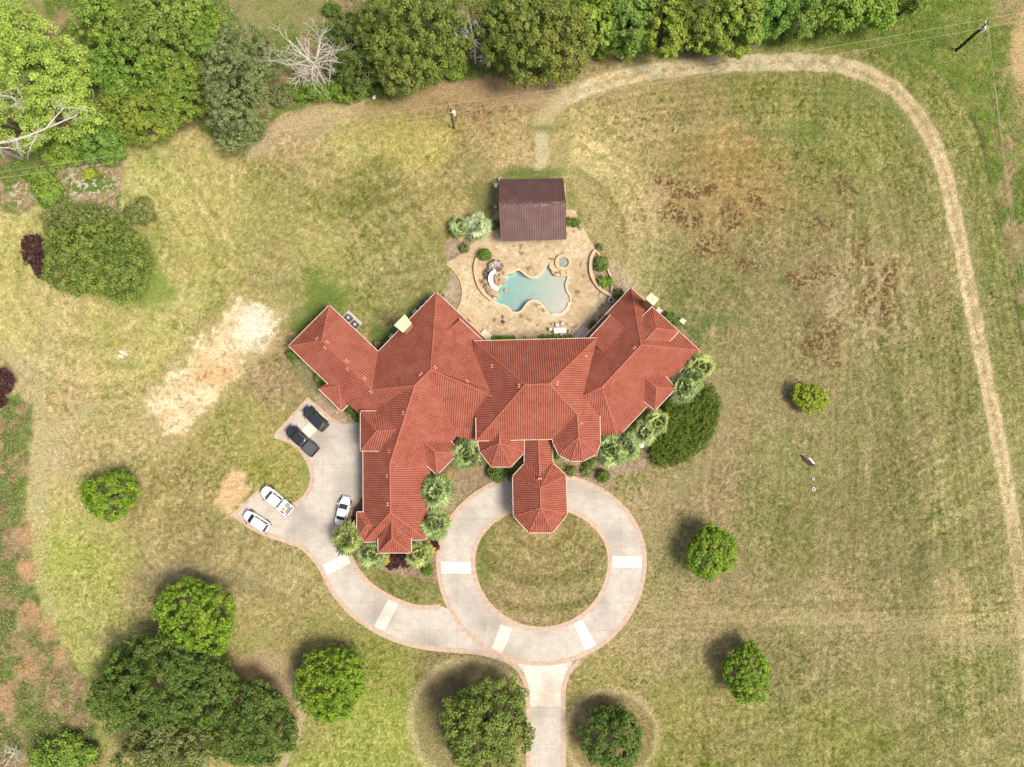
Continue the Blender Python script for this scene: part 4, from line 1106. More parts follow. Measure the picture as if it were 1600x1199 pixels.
def vehicle(name, cpx, cpy, ang, kind, paint, label, group, L, Wd, scale=1.0):
    root = empty(name, P(cpx, cpy, 1.2).xy.to_3d(), label, {'suv': 'SUV', 'pickup': 'pickup truck', 'sedan': 'car'}[kind], group, ang)
    Hb = {'suv': 1.02, 'pickup': 1.12, 'sedan': 0.92}[kind]; Ht = {'suv': 1.66, 'pickup': 1.85, 'sedan': 1.44}[kind]
    x0, x1 = -L/2, L/2
    if kind == 'pickup': bx0, cab0, cab1, ws = x0, x0+L*0.36, x0+L*0.70, 0.62
    elif kind == 'suv': bx0, cab0, cab1, ws = x0, x0+0.18, x0+L*0.62, 0.75
    else: bx0, cab0, cab1, ws = x0, x0+0.85, x0+L*0.60, 0.72
    def hz(x, z):
        t = max(0, (x-cab1-ws*0.4)/(x1-cab1)); tr = max(0, (x0+0.5-x)/0.5) if kind != 'pickup' else 0
        return z*(1-0.20*min(1.1, t)**2-0.08*tr)
    def ring(z, d, frm=bx0, hood=False):
        return [(x, y, hz(x, z) if hood else z) for x, y in outline(frm+d, x1-d, Wd-2*d)]
    body = MB(); f0 = bx0 if kind != 'pickup' else cab0-0.02
    loft(body, [ring(0.30, 0.10, f0), ring(0.40, 0.03, f0), ring(0.62, 0.0, f0), ring(Hb*0.80, 0.01, f0, True), ring(Hb*0.93, 0.05, f0, True), ring(Hb, 0.13, f0, True)])
    bo = body.build('body', paint, root, True, smooth=False)
    if kind == 'pickup':
        bed = MB(); t = 0.09; wz = 1.12; e = 0.02
        bed.box(x0+0.05, cab0-0.04, -Wd/2+e, -Wd/2+e+t, 0.42, wz, bev=.03); bed.box(x0+0.05, cab0-0.04, Wd/2-e-t, Wd/2-e, 0.42, wz, bev=.03)
        bed.box(x0+0.05, x0+0.13, -Wd/2+e+t, Wd/2-e-t, 0.45, wz-0.01); bed.box(cab0-0.12, cab0-0.05, -Wd/2+e+t, Wd/2-e-t, 0.45, wz-0.01)
        bed.box(x0+0.13, cab0-0.12, -Wd/2+e+t, Wd/2-e-t, 0.55, 0.62)
        bed.build('bed', paint, root, True)
        bp = MB(); bp.box(x0-0.10, x0+0.045, -Wd/2+0.1, Wd/2-0.1, 0.45, 0.68, bev=.04); bp.build('rear_bumper', P_silver if paint is not P_black else M_dark, root, True)
        if paint is P_black:
            tn = MB(); tn.box(x0+0.14, cab0-0.13, -Wd/2+0.12, Wd/2-0.12, wz-0.02, wz+0.05, bev=.03); tn.box(x0+0.55, x0+0.60, -Wd/2+0.12, Wd/2-0.12, wz+0.04, wz+0.075); tn.build('bed_cover', M_ton, root, True)
    # greenhouse: belt outline to roof outline
    bw, rw = Wd*0.44, Wd*0.355
    rf0 = {'suv': cab0+0.30, 'pickup': cab0+0.16, 'sedan': cab0+0.62}[kind]; rf1 = cab1-0.12
    zb = Hb-0.03; fr = cab1+ws
    def gb(x, y): return (x, y, hz(x, zb))
    B = [gb(cab0, -bw*0.93), gb(cab0, bw*0.93), gb(cab1+0.05, bw), gb(cab1+0.05, -bw), gb(fr-0.1, bw*0.86), gb(fr-0.1, -bw*0.86), gb(fr, 0)]
    T = [(rf0, -rw*0.92, Ht-0.05), (rf0, rw*0.92, Ht-0.05), (rf1, rw, Ht-0.03), (rf1, -rw, Ht-0.03)]
    pil = MB()   # painted shell with the glass set 1 cm proud of it
    pil.add([B[0], B[1], B[4], B[5], T[0], T[1], T[2], T[3]], [(0, 4, 5, 1), (1, 5, 6, 2), (2, 6, 7, 3), (3, 7, 4, 0), (4, 7, 6, 5)])
    pil.build('cabin', paint, root, True)
    def pane(nm, q, mid=None, k=0.10):
        q = [Vector(v) for v in q]; c = sum(q, Vector())/4; n = (q[1]-q[0]).cross(q[3]-q[0]).normalized()
        cen = Vector(((cab0+cab1)/2, 0, zb)); n = n if n.dot(c-cen) > 0 else -n
        q = [v+(c-v)*k+n*0.015 for v in q]
        g = MB(); g.add(q+[v-n*0.02 for v in q], [(0, 1, 2, 3), (7, 6, 5, 4), (0, 4, 5, 1), (1, 5, 6, 2), (2, 6, 7, 3), (3, 7, 4, 0)])
        return g.build(nm, M_cg, root, True)
    pane('windshield', [B[4], B[5], T[3], T[2]], k=0.05)
    pane('rear_window', [B[0], B[1], T[1], T[0]], k=0.08)
    def lp(a, b, t): return tuple(a[i]+(b[i]-a[i])*t for i in range(3))
    for s in (0, 1):
        b0, b1, t0, t1 = (B[0], B[5], T[0], T[3]) if s == 0 else (B[1], B[4], T[1], T[2])
        for u, v in ((0.04, 0.48), (0.52, 0.92)):
            pane('side_window', [lp(b0, b1, u), lp(b0, b1, v*0.86 if v > .9 else v), lp(t0, t1, v+0.04), lp(t0, t1, u)], k=0.07)
    rfm = MB(); rr = [(x, y) for x, y in outline(rf0-0.03, rf1+0.05, rw*2+0.06, 28, 5, 5, 0.0)]
    loft(rfm, [[(x, y, Ht-0.06) for x, y in rr], [(x, y, Ht-0.01) for x, y in rr], [(x*0.9+(rf0+rf1)*0.05, y*0.85, Ht+0.03) for x, y in rr]])
    rfm.build('roof', paint, root, True)
    if kind == 'suv':
        for s in (-1, 1):
            rl = MB(); rl.tube([(rf0+0.15, s*rw*0.9, Ht+0.05), (rf1-0.2, s*rw*0.9, Ht+0.05)], 0.025); rl.build('roof_rail', M_dark, root, True)
    for xx in (x0+L*0.19, x1-L*0.18):
        for s in (-1, 1):
            wroot = MB(); rad = {'suv': 0.36, 'pickup': 0.40, 'sedan': 0.32}[kind]
            M = Matrix.Translation((xx, s*(Wd/2-0.11), rad)) @ Matrix.Rotation(math.pi/2, 4, 'X')
            a = MB(); a.cyl((0, 0), rad, -0.115, 0.115, 24); a.v = [M @ v for v in a.v]
            w = a.build('wheel', M_tyre, root, True)
            a = MB(); a.cyl((0, 0), rad*0.62, -0.122, 0.122, 16); a.v = [M @ v for v in a.v]; a.build('rim', M_rim, w, True)
    for s in (-1, 1):
        a = MB(); a.box(cab1+ws*0.55, cab1+ws*0.55+0.16, s*(Wd/2+0.10)-0.11, s*(Wd/2+0.10)+0.11, Hb+0.0, Hb+0.16, bev=.03); a.build('mirror', paint if paint is P_white and kind == 'sedan' else M_dark, root, True)
        a = MB(); a.box(x1-0.30, x1-0.07, s*(Wd/2-0.38)-0.16, s*(Wd/2-0.38)+0.16, Hb*0.60, Hb*0.78, bev=.03); a.build('headlight', M_lamp, root, True)
        a = MB(); a.box(x0-0.015, x0+0.16, s*(Wd/2-0.16)-0.10, s*(Wd/2-0.16)+0.10, Hb*0.62, Hb*0.84, bev=.03); a.build('taillight', M_red, root, True)
    a = MB(); a.box(x1-0.10, x1+0.03, -Wd*0.36, Wd*0.36, 0.34, 0.56, bev=.04); a.build('front_bumper', paint if kind != 'pickup' else (M_dark if paint is P_black else P_silver), root, True)
    if kind == 'suv' or kind == 'sedan':
        a = MB(); a.box(x0-0.05, x0+0.10, -Wd*0.38, Wd*0.38, 0.34, 0.58, bev=.04); a.build('rear_bumper', P_silver if (paint is P_white and kind == 'suv') else paint, root, True)
    for ln in ((-1, 1) if kind != 'sedan' else ()):
        a = MB(); a.tube([(cab1+ws+0.05, ln*Wd*0.22, hz(cab1+ws, Hb)+0.004), (x1-0.35, ln*Wd*0.18, hz(x1-0.35, Hb)+0.01)], 0.012, n=4); a.build('hood_crease', paint, bo, True)
    return root
def heading(ax, ay, bx, by): return math.atan2(-(ay-by), (ax-bx))    # front pixel a, rear pixel b
G = 'vehicles parked on the driveway'
vehicle('parked_suv', 491, 653.5, heading(477,640,505,667), 'suv', P_black, 'black SUV at the inner end of the parking bay nearest the house', G, 4.55, 1.92)
vehicle('pickup_truck', 470, 688, heading(449,669,491,706), 'pickup', P_black, 'black pickup truck with dark vinyl bed cover beside the black SUV', G, 5.75, 2.02)
wp = vehicle('pickup_truck', 431, 782.5, heading(409,764,454,801), 'pickup', P_white, 'white pickup truck with tools and a yellow bag in its open bed', G, 5.75, 2.0)
vehicle('parked_suv', 399, 815, heading(380,802,419,827), 'suv', P_white, 'white SUV in the outermost corner of the lower parking bay', G, 4.45, 1.82)
vehicle('parked_sedan', 534.5, 799, heading(539,778,529,820), 'sedan', P_white, 'white sedan parked alone beside the garage wing', G, 4.45, 1.78)
def inpick(name, mat, x0, x1, y0, y1, z0, z1, label, cat, bev=.05):
    a = MB(); a.box(x0, x1, y0, y1, z0, z1, bev=bev); Rm = Matrix.Translation(wp.location) @ Matrix.Rotation(wp.rotation_euler[2], 4, 'Z')
    a.v = [Rm @ v for v in a.v]; return tag(settle(a.build(name, mat)), label, cat)
inpick('tool_box', P_white, -1.38, -0.92, -0.90, 0.90, 0.64, 1.20, 'wide white tool box across the front of the white pickup bed', 'tool box')
inpick('yellow_bag', noisy('yellow_cloth', (0.65, 0.38, 0.03, 1), (0.5, 0.22, 0.02, 1), 5.0, 0.8, 0.05), -1.95, -1.52, 0.15, 0.62, 0.63, 0.98, 'crumpled yellow bag in the bed of the white pickup', 'bag', .12)
inpick('grey_bin', noisy('grey_plastic', (0.22, 0.24, 0.22, 1), (0.27, 0.28, 0.27, 1), 3, 0.6), -2.10, -1.50, -0.72, -0.1, 0.63, 0.95, 'grey plastic bin in the bed of the white pickup', 'bin', .12)
inpick('tool_case', noisy('mauve_plastic', (0.22, 0.18, 0.21, 1), (0.30, 0.26, 0.28, 1), 6, 0.6), -2.62, -2.15, -0.5, 0.6, 0.63, 0.85, 'flat mauve grey tool case at the tailgate of the white pickup', 'tool case', .06)

# ================================================================== TREES, PALMS, SHRUBS
M_leaf = leafmat('foliage')
M_bark = noisy('bark', S(80, 80, 56), S(52, 52, 36), 3.0, 0.95, 0.03)
M_dead = noisy('dead_wood', S(226, 220, 206, .75), S(190, 182, 166, .75), 3.0, 0.9, 0.01)
def quads(rs, C, Nn, size, asp=0.7):
    """leaf quads centred at C with normals Nn"""
    n = len(C)
    Nn = Nn/np.linalg.norm(Nn, axis=1, keepdims=True)
    r = rs.normal(size=(n, 3)); T = np.cross(Nn, r); T /= np.linalg.norm(T, axis=1, keepdims=True)+1e-9
    B = np.cross(Nn, T); s = (size*(0.6+0.8*rs.rand(n)))[:, None]
    a = T*s; b = B*s*asp
    V = np.stack([C-a, C-b*0.9+a*0.1, C+a, C+b*0.9-a*0.1], 1).reshape(-1, 3)
    return V, np.arange(n*4).reshape(n, 4)
def foliage(seed, rx, ry, rz, cz, nclump, nleaf, crad, leaf, c1, c2, lobes=6, lob=0.16, bare=0.0, low=-0.35, inner=0.25, upb=0.5, gap=0.0):
    rs = np.random.RandomState(seed)
    ld = rs.normal(size=(lobes, 3)); ld[:, 2] = np.abs(ld[:, 2])*0.7; ld /= np.linalg.norm(ld, axis=1, keepdims=True)
    d = rs.normal(size=(nclump*3, 3)); d /= np.linalg.norm(d, axis=1, keepdims=True); d = d[d[:, 2] > low][:nclump]
    # spread the clumps evenly by dropping the ones that crowd
    rad = 1 - lob + lob*2*np.max(np.clip(d @ ld.T, 0, 1)**4, axis=1) + rs.normal(size=len(d))*0.06
    dep = np.where(rs.rand(len(d)) < inner, rs.uniform(0.45, 0.85, len(d)), 1.0)
    cc = d*(rad*dep)[:, None]*np.array((rx, ry, rz)); cc[:, 2] += cz
    if gap > 0:
        g = vnoise(cc[:, 0]+50, cc[:, 1]+50, max(rx, ry)*0.35, seed % 40)
        cc = cc[(g > gap) | (dep < 1)]
    nc = len(cc); cr = crad*rs.uniform(0.65, 1.35, nc); cv = rs.rand(nc)
    k = rs.randint(0, nc, nleaf)
    ldv = rs.normal(size=(nleaf, 3)); ldv /= np.linalg.norm(ldv, axis=1, keepdims=True)
    out = cc[k]-np.array((0, 0, cz*0.8)); out /= np.linalg.norm(out, axis=1, keepdims=True)
    ldv = ldv+out*0.55+np.array((0, 0, 0.25)); ldv /= np.linalg.norm(ldv, axis=1, keepdims=True)
    C = cc[k]+ldv*(cr[k]*rs.uniform(0.45, 1.12, nleaf))[:, None]*np.array((1, 1, 0.75))
    C[:, 2] = np.maximum(C[:, 2], 0.25)
    Nn = ldv*0.8+rs.normal(size=(nleaf, 3))*0.45+np.array((0, 0, upb))
    V, F = quads(rs, C, Nn, np.full(nleaf, leaf))
    t = np.clip(cv[k]*0.6+rs.rand(nleaf)*0.4+0.0, 0, 1)[:, None]
    col = np.array(c1)*(1-t)+np.array(c2)*t
    col = col*(0.85+0.3*rs.rand(nleaf))[:, None]
    return V, F, np.repeat(col, 4, axis=0), cc
def limbs(m, rs, cz, rx, ry, rz, tr, cc, nb=9):
    m.tube([(0, 0, -0.2), (0.05, 0.02, cz*0.35), (0.0, 0.08, cz*0.8)], tr*1.25, tr*0.7, 8)
    idx = rs.choice(len(cc), min(nb, len(cc)), replace=False)
    for i in idx:
        e = cc[i]; s = Vector((0, 0, cz*rs.uniform(0.35, 0.75)))
        mid = s.lerp(Vector(e), 0.5)+Vector((0, 0, rz*0.12))
        m.tube([s, mid, Vector(e)*0.96], tr*0.45, tr*0.10, 5)
TYPES = dict(   # two leaf colours, clump radius, leaf size, leaves per square metre of plan, lobe strength
 maple=((0.080,0.180,0.012),(0.270,0.380,0.030),0.52,0.16,95,0.17,0.15), lime=((0.19,0.28,0.02),(0.36,0.42,0.04),0.42,0.15,110,0.16,0.15),
 dark=((0.060,0.115,0.020),(0.150,0.220,0.036),0.60,0.15,95,0.18,0.25), oak=((0.078,0.130,0.022),(0.250,0.310,0.058),0.75,0.17,85,0.18,0.3),
 olive=((0.110,0.145,0.035),(0.240,0.265,0.085),0.70,0.17,85,0.2,0.3), purple=((0.040,0.015,0.018),(0.100,0.038,0.040),0.35,0.14,120,0.15,0.1),
 forest=((0.120,0.230,0.024),(0.290,0.400,0.060),0.62,0.20,75,0.2,0.3), willow=((0.190,0.300,0.040),(0.430,0.550,0.105),0.95,0.16,75,0.28,0.3),
 mid=((0.080,0.175,0.022),(0.280,0.380,0.056),0.65,0.17,85,0.22,0.3), cedar=((0.090,0.135,0.040),(0.270,0.310,0.120),0.55,0.14,100,0.18,0.3),
 shrub=((0.070,0.150,0.018),(0.170,0.260,0.040),0.28,0.11,220,0.12,0.15), spread=((0.085,0.135,0.014),(0.135,0.185,0.020),0.45,0.10,300,0.05,0.55),
 dullshrub=((0.120,0.155,0.045),(0.240,0.265,0.10),0.24,0.11,200,0.15,0.1))
seedc = [100]
def tree(name, px_, py_, rxp, ryp, h, typ, label, cat='tree', group=None, nclump=None, gap=0.0, flat=None, rot=0.0):
    c1, c2, crad, leaf, dens, lob, inner = TYPES[typ]
    seedc[0] += 1; rs = np.random.RandomState(seedc[0])
    if name == 'wood_tree':
        j = rs.uniform(0.8, 1.2); c1, c2 = tuple(np.array(c1)*(j, 1.0, 1.0)), tuple(np.array(c2)*(j, rs.uniform(.88, 1.08), rs.uniform(.8, 1.5)))
    cz = h*0.55; rz = flat if flat else h*0.45
    c = P(px_, py_, cz+rz*0.2); s = 0.1*(H-cz)/H
    rx, ry = max(0.2, rxp*s-crad*0.75), max(0.2, ryp*s-crad*0.75)
    root = empty(name, (c.x, c.y, 0), label, cat, group, rot)
    area = math.pi*rxp*ryp*s*s
    nc = nclump or int(max(14, area*1.5/(crad**2)))
    V, F, col, cc = foliage(seedc[0], rx, ry, rz, cz, nc, int(area*dens*1.9)+250, crad, leaf, c1, c2, lob=lob, inner=inner, gap=gap, low=-0.45)
    fastmesh('crown', V, F, M_leaf, root, col)
    m = MB(); limbs(m, rs, cz, rx, ry, rz, max(0.05, 0.028*h), cc, 10 if h > 3 else 5); m.build('trunk' if h > 2.4 else 'stem', M_bark, root, True)
    return root
LT = 'broadleaf trees standing on the lawn'
tree('lawn_tree', 169, 775, 41, 37, 4.6, 'maple', 'small round bright green tree alone on the left lawn', group=LT)
tree('lawn_tree', 304, 968, 58, 55, 6.5, 'maple', 'bright green tree above the big dark thicket at lower left', group=LT)
tree('lawn_tree', 520, 1073, 51, 53, 6.2, 'maple', 'bright green round tree between the thicket and the entrance lane', group=LT)
tree('lawn_tree', 1112, 865, 36, 39, 5.2, 'maple', 'round green tree on the right lawn level with the driveway loop', group=LT)
tree('lawn_tree', 1168, 1055, 34, 40, 5, 'maple', 'upright green tree on the lower right lawn in striped grass', group=LT)
tree('lawn_tree', 1266, 621, 26, 23, 3, 'lime', 'smallest yellow green tree on the right lawn', group=LT)
tree('lawn_tree', 958, 1148, 45, 47, 5.5, 'dark', 'dark green round tree just right of the entrance lane', group=LT)
tree('lawn_tree', 757, 1135, 65, 68, 7.5, 'oak', 'large full tree in a brown ring left of the entrance lane', group=LT)
tree('thicket_tree', 392, 1140, 62, 62, 6.5, 'dark', 'dark feathery tree at the right end of the lower left thicket')
tree('thicket_tree', 250, 1060, 78, 66, 8, 'dark', 'broad dark tree forming the middle of the lower left thicket')
tree('thicket_tree', 325, 1078, 46, 50, 8, 'dark', 'dark tree wedged right of the broad dark thicket tree')
tree('thicket_tree', 185, 1085, 40, 48, 7, 'dark', 'dark tree at the left side of the lower left thicket')
tree('thicket_tree', 255, 1178, 70, 46, 7, 'olive', 'dull olive tree at the bottom edge under the dark thicket')
tree('spreading_tree', 150, 400, 76, 66, 8, 'oak', 'big olive green tree on the upper left lawn', group=LT)
tree('spreading_tree', 190, 428, 44, 44, 7, 'oak', 'right hand tree grown together with the big olive green tree')
tree('spreading_tree', 130, 348, 60, 32, 6, 'olive', 'loose pale olive tree behind the big olive green tree')
tree('purple_tree', 50, 390, 13, 26, 4.0, 'purple', 'dark purple leaved tree against the big olive green tree')
tree('purple_tree', 63, 415, 13, 20, 3.4, 'purple', 'smaller purple leaved tree tucked under the big olive green tree')
tree('purple_tree', 2, 598, 17, 20, 3.5, 'purple', 'round purple tree cut by the left edge of the photo')
tree('purple_tree', -2, 628, 7, 9, 2.5, 'purple', 'tiny purple tree below the round purple one at the left edge')
tree('lime_tree', 70, 105, 66, 55, 14, 'willow', 'tall lime green tree with pale boughs at the top left')
tree('lime_tree', 20, 70, 50, 62, 13, 'willow', 'lime green tree at the top left corner edge')
tree('lime_tree', 105, 165, 52, 50, 12, 'willow', 'lime green tree right of the bare pale boughs')
tree('lime_tree', 20, 190, 46, 45, 11, 'willow', 'lime green tree at the left edge over the pale boughs')
WG = 'trees of the wood along the top'
for a in [(235,55,62,52,9,'mid','mid green tree behind the lime green trees'),(190,115,56,52,9,'mid','mid green tree touching the lime green trees'),(275,135,50,60,9,'mid','green tree left of the grey green cedar'),
          (222,180,66,40,7,'mid','green tree with its foot on the lawn corner'),(275,12,44,36,9,'forest','bright tree cut by the top edge left of the clearing'),(155,215,42,40,6,'mid','low green tree under the lime green trees'),
          (160,30,46,40,9,'mid','green tree at the top edge above the lime green trees'),
          (556,80,44,58,8,'dark','dark tree right of the bare grey tree'),(650,45,90,82,13,'oak','very large oak left of the dead grey branches'),(630,95,50,45,10,'oak','lower oak in front of the very large oak'),(835,55,92,70,13,'oak','very large oak where the dirt track starts'),
          (800,40,50,60,12,'oak','oak leaning over the dead grey branches'),(885,75,42,45,10,'oak','oak at the right shoulder of the very large oak by the track'),
          (930,30,44,48,9,'forest','bright green tree right of the two oaks'),(985,28,38,50,10,'mid','mid green tree second from the oaks'),(1042,36,44,50,10,'forest','bright tree leaning towards the dirt track'),(1075,15,40,36,11,'dark','darker tree between the bright ones at the top edge'),
          (1100,50,34,36,7,'forest','short bright tree nearest the dirt track'),(1160,32,50,52,10,'forest','full bright tree above the widest part of the track'),(1200,20,40,40,9,'mid','mid green tree right of the full bright tree'),
          (1245,18,42,36,9,'mid','tree above the grassy bank'),(1312,16,40,36,8,'forest','rounded bright tree above the weeds'),(1365,10,38,34,8,'forest','bright tree with long weeds to its right'),(1425,2,30,22,6,'mid','last tree of the wood before the utility pole')]:
    tree('wood_tree', *a[:7], group=WG, gap=0.22 if a[4] > 9 else 0.0)
tree('cedar_tree', 385, 85, 46, 44, 12, 'cedar', 'top of the grey green cedar row beside the bare tree')
tree('cedar_tree', 368, 140, 54, 62, 13, 'cedar', 'largest grey green cedar at the lawn edge')
tree('cedar_tree', 368, 200, 40, 34, 8, 'cedar', 'front grey green cedar reaching onto the lawn')
UG = 'undergrowth shrubs along the wood edge'
for a in [(540,140,34,20,2.6,'mid','leafy shrub right of the bare grey tree roots'),(595,128,30,22,3,'dark','dark shrub beside a white drum'),(650,116,40,22,3.2,'mid','shrub under the lower oak'),(705,104,26,18,3,'mid','shrub between the two very large oaks'),
          (490,140,44,16,2.2,'mid','low shrub under the bare grey tree'),(440,150,22,16,2,'dullshrub','dull shrub right of the cedars'),(980,80,10,14,3,'lime','small lime bush by the track bank'),(945,76,12,16,3,'mid','bush at the oak foot'),
          (140,272,10,8,1.2,'lime','small lime green bush among pale stones'),(75,298,26,22,2.2,'mid','leafy bush left of the pale stones'),(92,240,34,26,2.4,'mid','shrub below the lime green trees'),(170,240,26,18,2.4,'mid','shrub at the mown lawn corner'),
          (100,1182,48,30,2.4,'mid','wide bush at the bottom left corner'),(215,330,24,22,3,'olive','thin shrub beside the fallen branch'),(60,275,20,14,2,'mid','shrub between stones and lime green trees'),
          (520,16,16,10,1.6,'dark','dark bush in the clearing at the top'),(330,60,34,40,4,'mid','thin green growth between trees and clearing'),(310,20,30,26,4,'mid','thin green growth at the top edge')]:
    tree('undergrowth_shrub', *a[:6], a[6], cat='shrub', group=UG)
# the low dark spreading tree by the east wing
tree('spreading_shrub', 1071, 663, 43, 71, 2.4, 'spread', 'wide low dark green spreading tree beside the east wing palms', cat='shrub tree', nclump=1500, flat=1.1, rot=R(-36))

# fan palms
M_pleaf = leafmat('palm_leaf', 0.2)
def palm_mesh(seed, Rc, c1, c2, cd, nf=32, trunk=3.4):
    rs = np.random.RandomState(seed); V = []; C = []; F = []
    for i in range(nf):
        t = (i+0.5)/nf; az = i*2.39996+rs.normal()*0.2; el = R(84)*(1-t)**1.25-R(28)*t+rs.normal()*0.08
        L = Rc*(0.50+0.12*rs.rand())*(0.65+0.35*t)
        d = np.array((math.cos(az)*math.cos(el), math.sin(az)*math.cos(el), math.sin(el)))
        side = np.array((-math.sin(az), math.cos(az), 0)); up = np.cross(d, side)*-1; up = up if up[2] > 0 else -up
        base = np.array((0, 0, trunk))+d*0.15; hub = base+d*L*0.85-np.array((0, 0, 0.12))
        n0 = len(V)*1
        def quad(a, b, c_, e, col):
            V.extend([a, b, c_, e]); C.extend([col]*4); F.append((len(V)-4, len(V)-3, len(V)-2, len(V)-1))
        w = side*0.03
        quad(base-w, base+w, hub+w, hub-w, np.array(c2)*0.9)
        nl = 15; fl = Rc*(0.52+0.10*rs.rand()); old = t > 0.93 and rs.rand() < 0.5
        col0 = np.array(cd) if old else np.array(c1)*(1-rs.rand()*0.9)+np.array(c2)*rs.rand()*0.9
        for j in range(nl):
            u = (j-(nl-1)/2)/((nl-1)/2); ang = u*R(66)+rs.normal()*0.05
            ld = d*math.cos(ang)+side*math.sin(ang)
            ln = fl*(1-0.28*abs(u))*(0.9+0.2*rs.rand())
            mid = hub+ld*ln*0.55+up*0.04*(j % 2); tip = hub+ld*ln-np.array((0, 0, 1))*ln*(0.22+0.12*rs.rand())
            pw = np.cross(ld, up); pw = pw/np.linalg.norm(pw)*0.08+up*0.03*(1 if j % 2 else -1)
            col = col0*(0.8+0.4*rs.rand())
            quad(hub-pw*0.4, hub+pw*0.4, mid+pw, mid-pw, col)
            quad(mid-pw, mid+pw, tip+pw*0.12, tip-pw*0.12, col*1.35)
    V = np.array(V); C = np.clip(np.array(C), 0, 1)
    return V, np.array(F), C
def palm_thing(name, a, b, rp, h, variant, label, group='fan palms round the house'):
    c = P(a, b, h); root = empty(name, (c.x, c.y, 0), label, 'palm tree', group, random.random()*6)
    key = variant
    if key not in palm_cache:
        c1, c2, cd, sd = {'g': ((0.060,0.105,0.018),(0.29,0.35,0.14),(0.40,0.26,0.06),5), 'y': ((0.075,0.115,0.016),(0.32,0.355,0.12),(0.42,0.30,0.06),6), 's': ((0.16,0.21,0.09),(0.38,0.44,0.25),(0.3,0.3,0.1),7)}[variant[0]]
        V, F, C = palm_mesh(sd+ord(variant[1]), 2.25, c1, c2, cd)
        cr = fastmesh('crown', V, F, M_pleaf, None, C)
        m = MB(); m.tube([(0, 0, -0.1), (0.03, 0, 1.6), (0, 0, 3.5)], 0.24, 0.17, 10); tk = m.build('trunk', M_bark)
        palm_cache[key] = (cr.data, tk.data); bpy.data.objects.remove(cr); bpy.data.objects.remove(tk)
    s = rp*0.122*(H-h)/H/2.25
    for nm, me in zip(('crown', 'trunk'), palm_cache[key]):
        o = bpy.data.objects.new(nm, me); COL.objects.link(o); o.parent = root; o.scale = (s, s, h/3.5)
palm_cache = {}
for a in [(728,709,23,3.4,'ga','fan palm between the middle wing and the small turret'),(682,767,25,3.8,'gb','tall fan palm in front of the long east eave, level with the loop top'),(679.5,819,22,3.6,'gc','fan palm below the tall one on the east eave'),
          (655,865,20,3.0,'ya','fan palm right of the small south entrance roof'),(583,867,22,3.0,'gb','fan palm left of the small south entrance roof'),(543,842,23,3.6,'yb','fan palm beside the white sedan'),
          (953,703,24,3.6,'ga','fan palm touching the big turret'),(977,697,23,3.4,'gc','fan palm second right of the big turret'),(1008,674,20,3.0,'gb','fan palm third from the big turret'),(1025,661,19,3.0,'ya','fan palm with yellowing fringe nearest the spreading dark tree'),
          (1067,606,23,3.6,'ga','fan palm at the corner of the east dormer'),(1082,590,19,3.4,'gc','fan palm in the middle of the east palm row'),(1093,572,21,3.4,'ya','yellow tipped fan palm under the east roof corner'),
          (745,353,20,1.8,'sa','silvery fan palm left of the brown pavilion'),(719,355,16,1.6,'gb','small green fan palm left of the silvery one')]:
    palm_thing('fan_palm', *a)
# shrubs in the beds
SG = 'clipped shrubs in the beds'
for a in [(757.5,398,10,1.7,'shrub','round green shrub at the top of the left planter wall'),(939.4,412,12,1.6,'shrub','large round shrub in the right planter'),(942.7,440.7,8,1.2,'mid','yellow green shrub in the right planter'),(953.4,440,7,1.1,'mid','smaller yellow green shrub on the thin planter wall'),
          (966,458.7,8,1.3,'dullshrub','dull shrub between stone ring and roof corner'),(937.4,387,5.5,0.9,'dullshrub','small dull shrub above the right planter'),(888.5,347.6,5.5,1.0,'dark','dark shrub right of the pavilion, nearer to it'),(899,347.6,5.5,1.0,'dark','dark shrub right of the pavilion, farther from it'),
          (726,388,8,1.0,'dullshrub','dull bush below the silvery palm'),(774,351,7,1.2,'dark','dark shrub tucked against the pavilion left side'),(926.7,507,6,1.0,'dullshrub','shrub against the north west eave of the east wing'),
          (774,739,14,1.4,'dark','wide dark shrub under the small turret'),(799,745,4,0.8,'dark','little shrub at the porch left corner'),(943,744,10,1.4,'dark','round shrub in the mulch right of the porch'),(920.5,726,8,1.1,'shrub','green shrub under the big turret right side'),
          (892,736.5,5,0.7,'olive','brownish small shrub in the mulch under the big turret'),(917,736,5,0.7,'olive','brownish small shrub beside the round one'),(869.5,711,6,1.0,'dark','dark shrub between link roof and big turret'),
          (668,891,9,1.1,'shrub','green shrub right of the south entrance palms'),(1046,496,9,1.0,'shrub','green shrub behind the east wing, left'),(1056,504,7,0.9,'shrub','green shrub behind the east wing, near the pale box'),
          (455,556,7,1.2,'dark','hedge shrub at the west roof corner'),(463,564,6,1.0,'dullshrub','thin shrub along the west eave'),(497,590,7,1.1,'dark','hedge shrub halfway along the west eave'),(506,600,5,1.0,'dark','hedge shrub at the notch of the west eave'),
          (548,640,8,1.0,'dark','dark shrub in the corner behind the black SUV'),(558,651,8,1.0,'shrub','bright shrub in the corner behind the garage'),(612,549,5,0.7,'dark','weedy shrub in the wing corner')]:
    tree('bed_shrub', a[0], a[1], a[2], a[2], a[3], a[4], a[5], cat='shrub', group=SG)
PG = 'dark purple plants by the south entrance'
for a in [(614,878,12,'left purple plant under the south entrance roof'),(632,877,12,'right purple plant under the south entrance roof'),(678,854,8,'purple plant between two palms at the loop'),(555,818,9,'dark purple plant beside the palm near the sedan')]:
    tree('purple_plant', a[0], a[1], a[2], a[2], 1.2, 'purple', a[3], cat='plant', group=PG)
